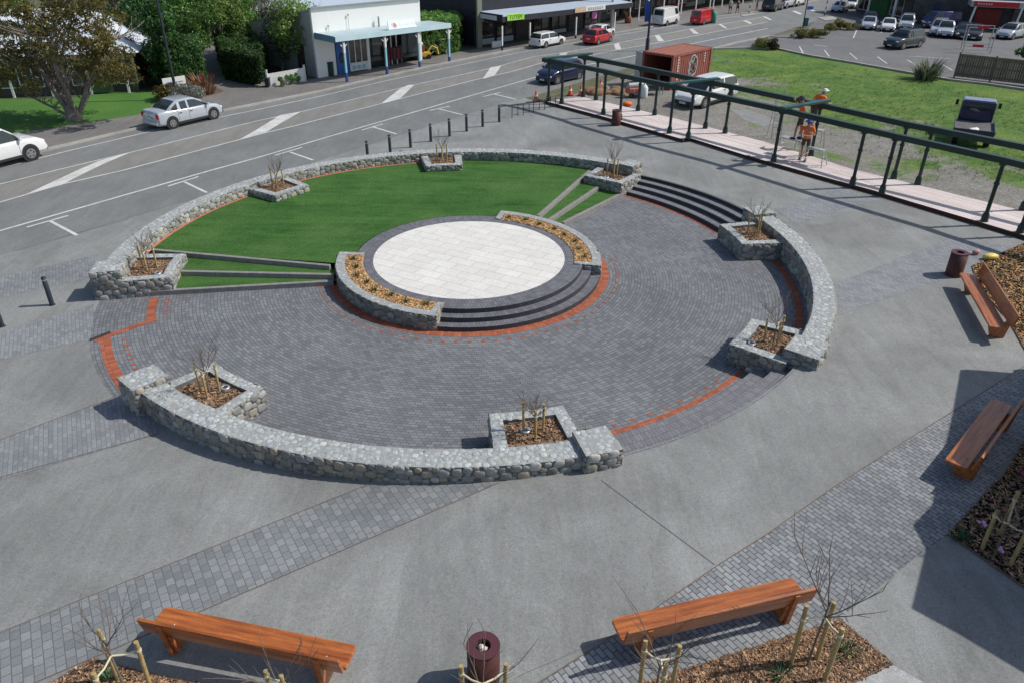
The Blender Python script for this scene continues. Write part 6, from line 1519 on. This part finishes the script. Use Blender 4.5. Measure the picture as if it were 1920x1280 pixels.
# row of shops up the street
cols_ = [((.16, .16, .15), (.3, .02, .02), 'grey shop front with red sign beyond the cream pole'), ((.1, .07, .05), (.2, .25, .2), 'brown shop set back behind a slim pole'), ((.3, .03, .03), (.55, .2, .25), 'red painted shop with pink and blue awning behind the vans'),
  ((.45, .42, .38), (.35, .1, .1), 'cream shop behind the red van'), ((.06, .1, .08), (.3, .33, .33), 'dark green shop with many slim posts at the top of the street'), ((.25, .1, .08), (.4, .38, .34), 'brick coloured shop next to the dark green one'), ((.3, .28, .26), (.3, .1, .1), 'last grey shop visible at the top of the street')]
fr = [gp(1152, 42), gp(1190, 32), gp(1252, 24), gp(1312, 16), gp(1348, 9), gp(1395, 3), gp(1440, -4), gp(1500, -14)]
for k in range(7):
    a, b = fr[k], fr[k+1]; o, L = bld('street_shop', a, b, cols_[k][2]); tag(o, group='shops along the far side of the street')
    w_ = surf('shop_wall', cols_[k][0], tuple(x*.8 for x in cols_[k][0]), 1, 0, .7)
    mb = MB(); mb.box((L/2, 5, 3.6), (L, 8, 2.2)); mb.box((L/2, 5.4, 1.3), (L, 7.2, 2.6)); mb.build('wall', w_, o)
    for j in range(3): x0 = .2+j*L/3; window(o, x0, x0+L/3-.4, .5, 2.2, 1.75, 1, rnd.choice([M['white'], M['trim'], M['bark']]))
    mb = MB(); mb.quad((0, -1.6, 2.5), (L, -1.6, 2.5), (L, 1.2, 2.9), (0, 1.2, 2.9)); mb.build('awning', surf('awning_iron', (.45, .48, .52), None, 2, 0, .5) if k != 2 else surf('awning_blue', (.12, .2, .55), (.5, .4, .5), 1, 0, .5), o)
    mb = MB(); mb.box((L/2, -1.62, 2.4), (L, .05, .35)); mb.build('sign_fascia', surf('fascia_paint', cols_[k][1], None, 2, 0, .5), o)
    mb = MB(); [mb.box((L*(.15+.12*j), -1.66, 2.4), (L*.07, .02, .16)) for j in range(6)]; mb.build('sign_lettering', M['white'], o)
    for j in range(3): MB().box((L*(.05+.45*j), -1.5, 1.25), (.1, .1, 2.5)).build('awning_post', M['white'], o)
for (x, y), l, c in (((1213, 42), 'upright blue banner beside the slim white pole', (.03, .12, .6)),):
    o = empty('banner_flag', gp(x, y), 0, l, 'banner'); MB().box((0, 0, 1.0), (.5, .04, 1.9)).build('cloth', surf('banner_blue', c, None, 2, 0, .6), o); MB().tube([(-.27, 0, 0), (-.27, 0, 2.1)], .02, 5).build('pole', M['steel'], o)
o = MB(); o.lathe([(.0, 0), (.3, 0), (.36, .55), (.3, .6), (0, .6)], n=10); g = o.build('tub', surf('terracotta', (.3, .1, .06), None, 3, 0, .8)); g.location = gp(1177, 44); tag(g, 'reddish plant tub on the pavement beyond the cream pole', 'plant tub'); t_ = tufts('leaves', [(0, 0, .55)], .6, .7, [(.06, .1, .03), (.2, .05, .04)], 40); t_.parent = g
# right hand buildings
a, b = gp(1598, 22), gp(1704, 42); o, L = bld('green_shop', a, b, 'shop with green wall panel and white canopy at the top right'); gsW = surf('grey_block', (.14, .135, .13), (.1, .1, .1), 1, 0, .8)
MB().box((L/2, 5, 2.0), (L, 9, 4.0)).build('wall', gsW, o); mb = MB(); panel(mb, 2.2, L*.55, 0, 2.4, .45, .1); mb.build('green_panel', surf('panel_green', (.02, .2, .05), (.03, .12, .04), 2, 0, .6), o)
window(o, L*.6, L*.8, .3, 2.2, .46, 1); window(o, .3, 2.0, .3, 2.2, .46, 1)
MB().box((L/2-.3, -.8, 2.55), (L+.6, 2.8, .45)).build('canopy', surf('canopy_white', (.62, .66, .72), (.55, .6, .66), 2, 0, .5), o)
for x in (.3, L*.55, L-.2): MB().box((x, -2.0, 1.2), (.14, .14, 2.4)).build('canopy_post', M['white'], o)
a, b = gp(1706, 46), gp(2010, 62); o, L = bld('supermarket', a, b, 'large dark grey building with red and green fascia signs at the top right', 'supermarket')
MB().box((L/2, 9, 3), (L, 17, 6.0)).build('wall', surf('charcoal_block', (.09, .088, .095), (.065, .065, .07), .6, 3, .8), o)
MB().box((L/2, .35, 4.3), (L+.02, .1, 2.2)).build('upper_cladding', DKW, o)
ls = L*.33
MB().box((ls+(L-ls)/2, -1.0, 2.35), (L-ls, 2.6, .5)).build('canopy', surf('canopy_grey', (.5, .52, .56), None, 2, 0, .5), o)
mb = MB(); panel(mb, ls+.2, ls+4.0, 2.15, 2.6, -2.35, .08); rs = mb.build('red_sign', surf('sign_red', (.55, .02, .03), None, 2, 0, .4), o)
mb = MB(); [panel(mb, ls+.5+.22*k, ls+.64+.22*k, 2.3, 2.45, -2.41, .02) for k in range(6)]; mb.build('sign_lettering', surf('pink_white', (.8, .5, .5), None, 3, 0, .5), rs)
mb = MB(); panel(mb, L*.73, L, 2.1, 4.6, -.1, .3); g_ = mb.build('green_sign', surf('sign_green', (.03, .35, .06), None, 2, 0, .4), o); mb = MB(); [panel(mb, L*.755+.35*k, L*.755+.25+.35*k, 2.35, 2.55, -.27, .02) for k in range(7)]; mb.build('sign_lettering', surf('pale_green', (.5, .75, .5), None, 3, 0, .5), g_)
mb = MB(); panel(mb, ls+1.0, ls+3.2, .2, 1.7, .42, .1); mb.build('red_shopfront', surf('shopfront_red', (.35, .03, .02), (.25, .03, .03), 2, 0, .5), o)
for k in range(4): window(o, ls+4.2+k*2.4, ls+6.0+k*2.4, .3, 1.9, .42, 2, M['trim'])
mb = MB(); mb.box((ls*.45, .4, 1.6), (.35, .08, 1.0)); mb.build('wall_panel', surf('navy_panel', (.03, .04, .12), None, 3, 0, .5), o); mb = MB(); mb.box((ls*.35, .3, .6), (.7, .2, .9)); mb.build('yellow_board', surf('lime_board', (.45, .5, .1), None, 3, 0, .5), o)
for x in (ls+.3, ls+4.2, L*.72): MB().beam((x-.2, -2.9, 0), (x+.15, -2.25, 2.2), .14, .14).build('canopy_post', M['white'], o)
# timber fence beside the lot
fa_, fb_ = gp(1787, 146), gp(1925, 162); fn = empty('timber_fence', fa_, heading(fa_, fb_), 'tall close boarded timber fence beside the grass lot at the right', 'fence'); Lf = 9.; hf = hgt(fa_, 1797, 101)
mb = MB(); nb = 60
for k in range(nb): mb.box(((k+.5)*Lf/nb, rnd.uniform(-.004, .004), hf/2+.05), (Lf/nb*.93, .025, hf-.1), col_=(lambda t: (t, t, t))(rnd.uniform(.75, 1.2)))
mb.build('palings', surf('weathered_paling', (.24, .19, .14), (.17, .14, .11), 3, 12, .9, tint=True, stretch=(1, 1, .2)), fn)
mb = MB(); [mb.box((Lf/2, -.04, z), (Lf, .05, .09)) for z in (.3, hf*.55, hf-.1)]; mb.build('rail', surf('rail_timber', (.2, .16, .12), None, 3, 0, .9), fn)
for k in range(5): MB().box((.05+k*(Lf-.1)/4, -.02, hf/2+.05), (.1, .1, hf+.1)).build('post', surf('fence_post', (.2, .16, .11), None, 3, 0, .9), fn)
# trolley shelter bars with red signs
o = empty('trolley_bay', gp(1830, 100), R(-20), 'steel trolley bay with red signs in the car park', 'trolley bay')
for x, y in ((-1, 0), (-.9, 1.8), (1, 0), (1.1, 1.8)): MB().tube([(x, y, 0), (x, y, 1.9)], .04, 6).build('upright', M['steel'], o)
mb = MB(); [mb.tube([(-1, y, z), (1.1, y, z)], .03, 5) for y in (0, 1.8) for z in (.5, 1.9)]; mb.build('rail', M['steel'], o)
for z in (.55, 1.95): MB().box((0, -.03, z), (.8, .04, .2)).build('red_sign', surf('bay_red', (.6, .02, .04), None, 3, 0, .4), o)
# lamps and poles
def lamp(p, label, H, lean=0):
    root = empty('street_lamp', p, 0, label, 'street lamp', 'tall dark street lamps')
    MB().tube([(0, 0, -.1), (0, 0, H)], [.1, .06], 10).build('pole', M['bollard'], root); MB().lathe([(.16, 0), (.16, .9), (.1, 1.0)], n=12).build('base_sleeve', M['bollard'], root)
    MB().tube([(0, 0, H-.1), (.3, -.4, H+.2), (.9, -1.1, H+.3)], .04, 6).build('arm', M['bollard'], root); MB().box((1.05, -1.3, H+.28), (.5, .25, .12), R(-50)).build('lamp_head', M['steel'], root)
lamp(gp(333, 188), 'tall dark street lamp pole standing behind the silver sedan', 7.5)
lamp(gp(1213, 96), 'tall dark street lamp pole behind the rust red container', 7.5)
o = empty('sign_post', gp(1505, 52), 0, 'dark sign post with blue flag sign and teal bin at the car park corner', 'sign post'); MB().tube([(0, 0, 0), (0, 0, 3.4)], .05, 6).build('pole', M['green'], o); MB().box((.38, 0, 1.75), (.6, .03, .3)).build('flag_sign', surf('flag_blue', (.05, .2, .65), None, 3, 0, .4), o)
MB().box((.22, 0, .5), (.35, .35, .75)).build('teal_box', surf('teal_box', (.02, .16, .17), None, 3, 0, .5), o)
o = empty('teal_bin', gp(1336, 44), 0, 'round green bin at the kerb just ahead of the red van', 'litter bin'); MB().lathe([(0, 0), (.28, 0), (.33, 1.0), (0, 1.15)], n=14).build('bin_body', surf('green_bin', (.01, .25, .16), None, 3, 0, .5), o)
for k, (x, y) in enumerate(((1404, 27), (1546, 30))):
    o = empty('belisha_post', gp(x, y), 0, ('black and white banded crossing post on the far kerb' if k == 0 else 'black and white banded crossing post on the traffic island'), 'crossing post')
    for j in range(6): MB().tube([(0, 0, .3*j), (0, 0, .3*(j+1))], .05, 8, smooth=False).build('band', M['white'] if j % 2 else M['black'], o)
structure(sheet('traffic_island', px((1532, 34), (1560, 32), (1572, 37), (1548, 40)), .05, M['kerb'])); structure(sheet('traffic_island', px((1388, 29), (1414, 26), (1416, 29), (1392, 32)), .05, M['kerb']))
for k, (x, y, c, l) in enumerate(((1368, 27, (.5, .5, .48), 'person in pale top walking on the far pavement'), (1382, 26, (.06, .06, .1), 'person in dark clothes on the far pavement'), (1418, 22, (.05, .08, .3), 'person in blue top on the far pavement'))):
    person(gp(x, y), R(40*k), l, .03, ((.22, .1, .85), (.22, .1, .85)), (.1, .06, .03), surf('street_shirt', c, None, 5, 0, .8), (.03, .03, .05), .85)

# ================================================================ the library beside the square, whose shadow falls on the paving
sh_px = [(1800, 693), (1785, 775), (1772, 832), (1732, 895), (1752, 912), (1747, 945), (1710, 985), (1735, 1030), (1708, 1140), (1800, 1190), (1920, 1262), (2050, 1340)]
HL = 3.6; off = Vector((math.cos(SA_)*HL/math.tan(SE_), math.sin(SA_)*HL/math.tan(SE_), 0)) if False else None
SE_, SA_ = R(46), R(8)
pts = []
for x, y in sh_px:
    g = gp(x, y); h = HL+.6-g.z; pts.append(Vector((g.x+math.cos(SA_)*h/math.tan(SE_), g.y+math.sin(SA_)*h/math.tan(SE_), 0)))
poly = [(p.x, p.y) for p in pts]+[(22, 4), (30, 8), (30, 23), (pts[0].x+6, pts[0].y-.8)]
lb = empty('library', (0, 0, 0), 0, 'low flat roofed building outside the right edge, shading the benches', 'building')
MB().prism(poly, HL+.4, HL+.6).build('roof', WHR, lb)
MB().prism([(x+1.2 if i < len(pts) else x-.8, y) for i, (x, y) in enumerate(poly)], 0, HL+.4).build('wall', CRM, lb)
# ================================================================ light
SE, SA = R(46), R(8)     # elevation; direction towards the sun measured from +x
w = bpy.data.worlds.new('World'); sc.world = w; w.use_nodes = True; nt = w.node_tree
sky = nt.nodes.new('ShaderNodeTexSky'); sky.sky_type = 'NISHITA'; sky.sun_disc = False
sky.sun_elevation = SE; sky.sun_rotation = R(90)-SA; sky.air_density = 1.0; sky.dust_density = 1.5; sky.ozone_density = 1.2
bg = nt.nodes['Background']; nt.links.new(sky.outputs[0], bg.inputs[0]); bg.inputs[1].default_value = .1
ld = bpy.data.lights.new('sun', 'SUN'); ld.energy = 3.6; ld.angle = R(.55); ld.color = (1, .955, .89)
lo = bpy.data.objects.new('sun', ld); col.objects.link(lo)
dv = Vector((math.cos(SE)*math.cos(SA), math.cos(SE)*math.sin(SA), math.sin(SE)))
lo.rotation_euler = dv.to_track_quat('Z', 'Y').to_euler(); lo.location = (20, 0, 30)
sc.view_settings.view_transform = 'Standard'; sc.view_settings.look = 'None'; sc.view_settings.gamma = 1; sc.view_settings.exposure = 0
sc.render.resolution_x, sc.render.resolution_y = 1024, 682
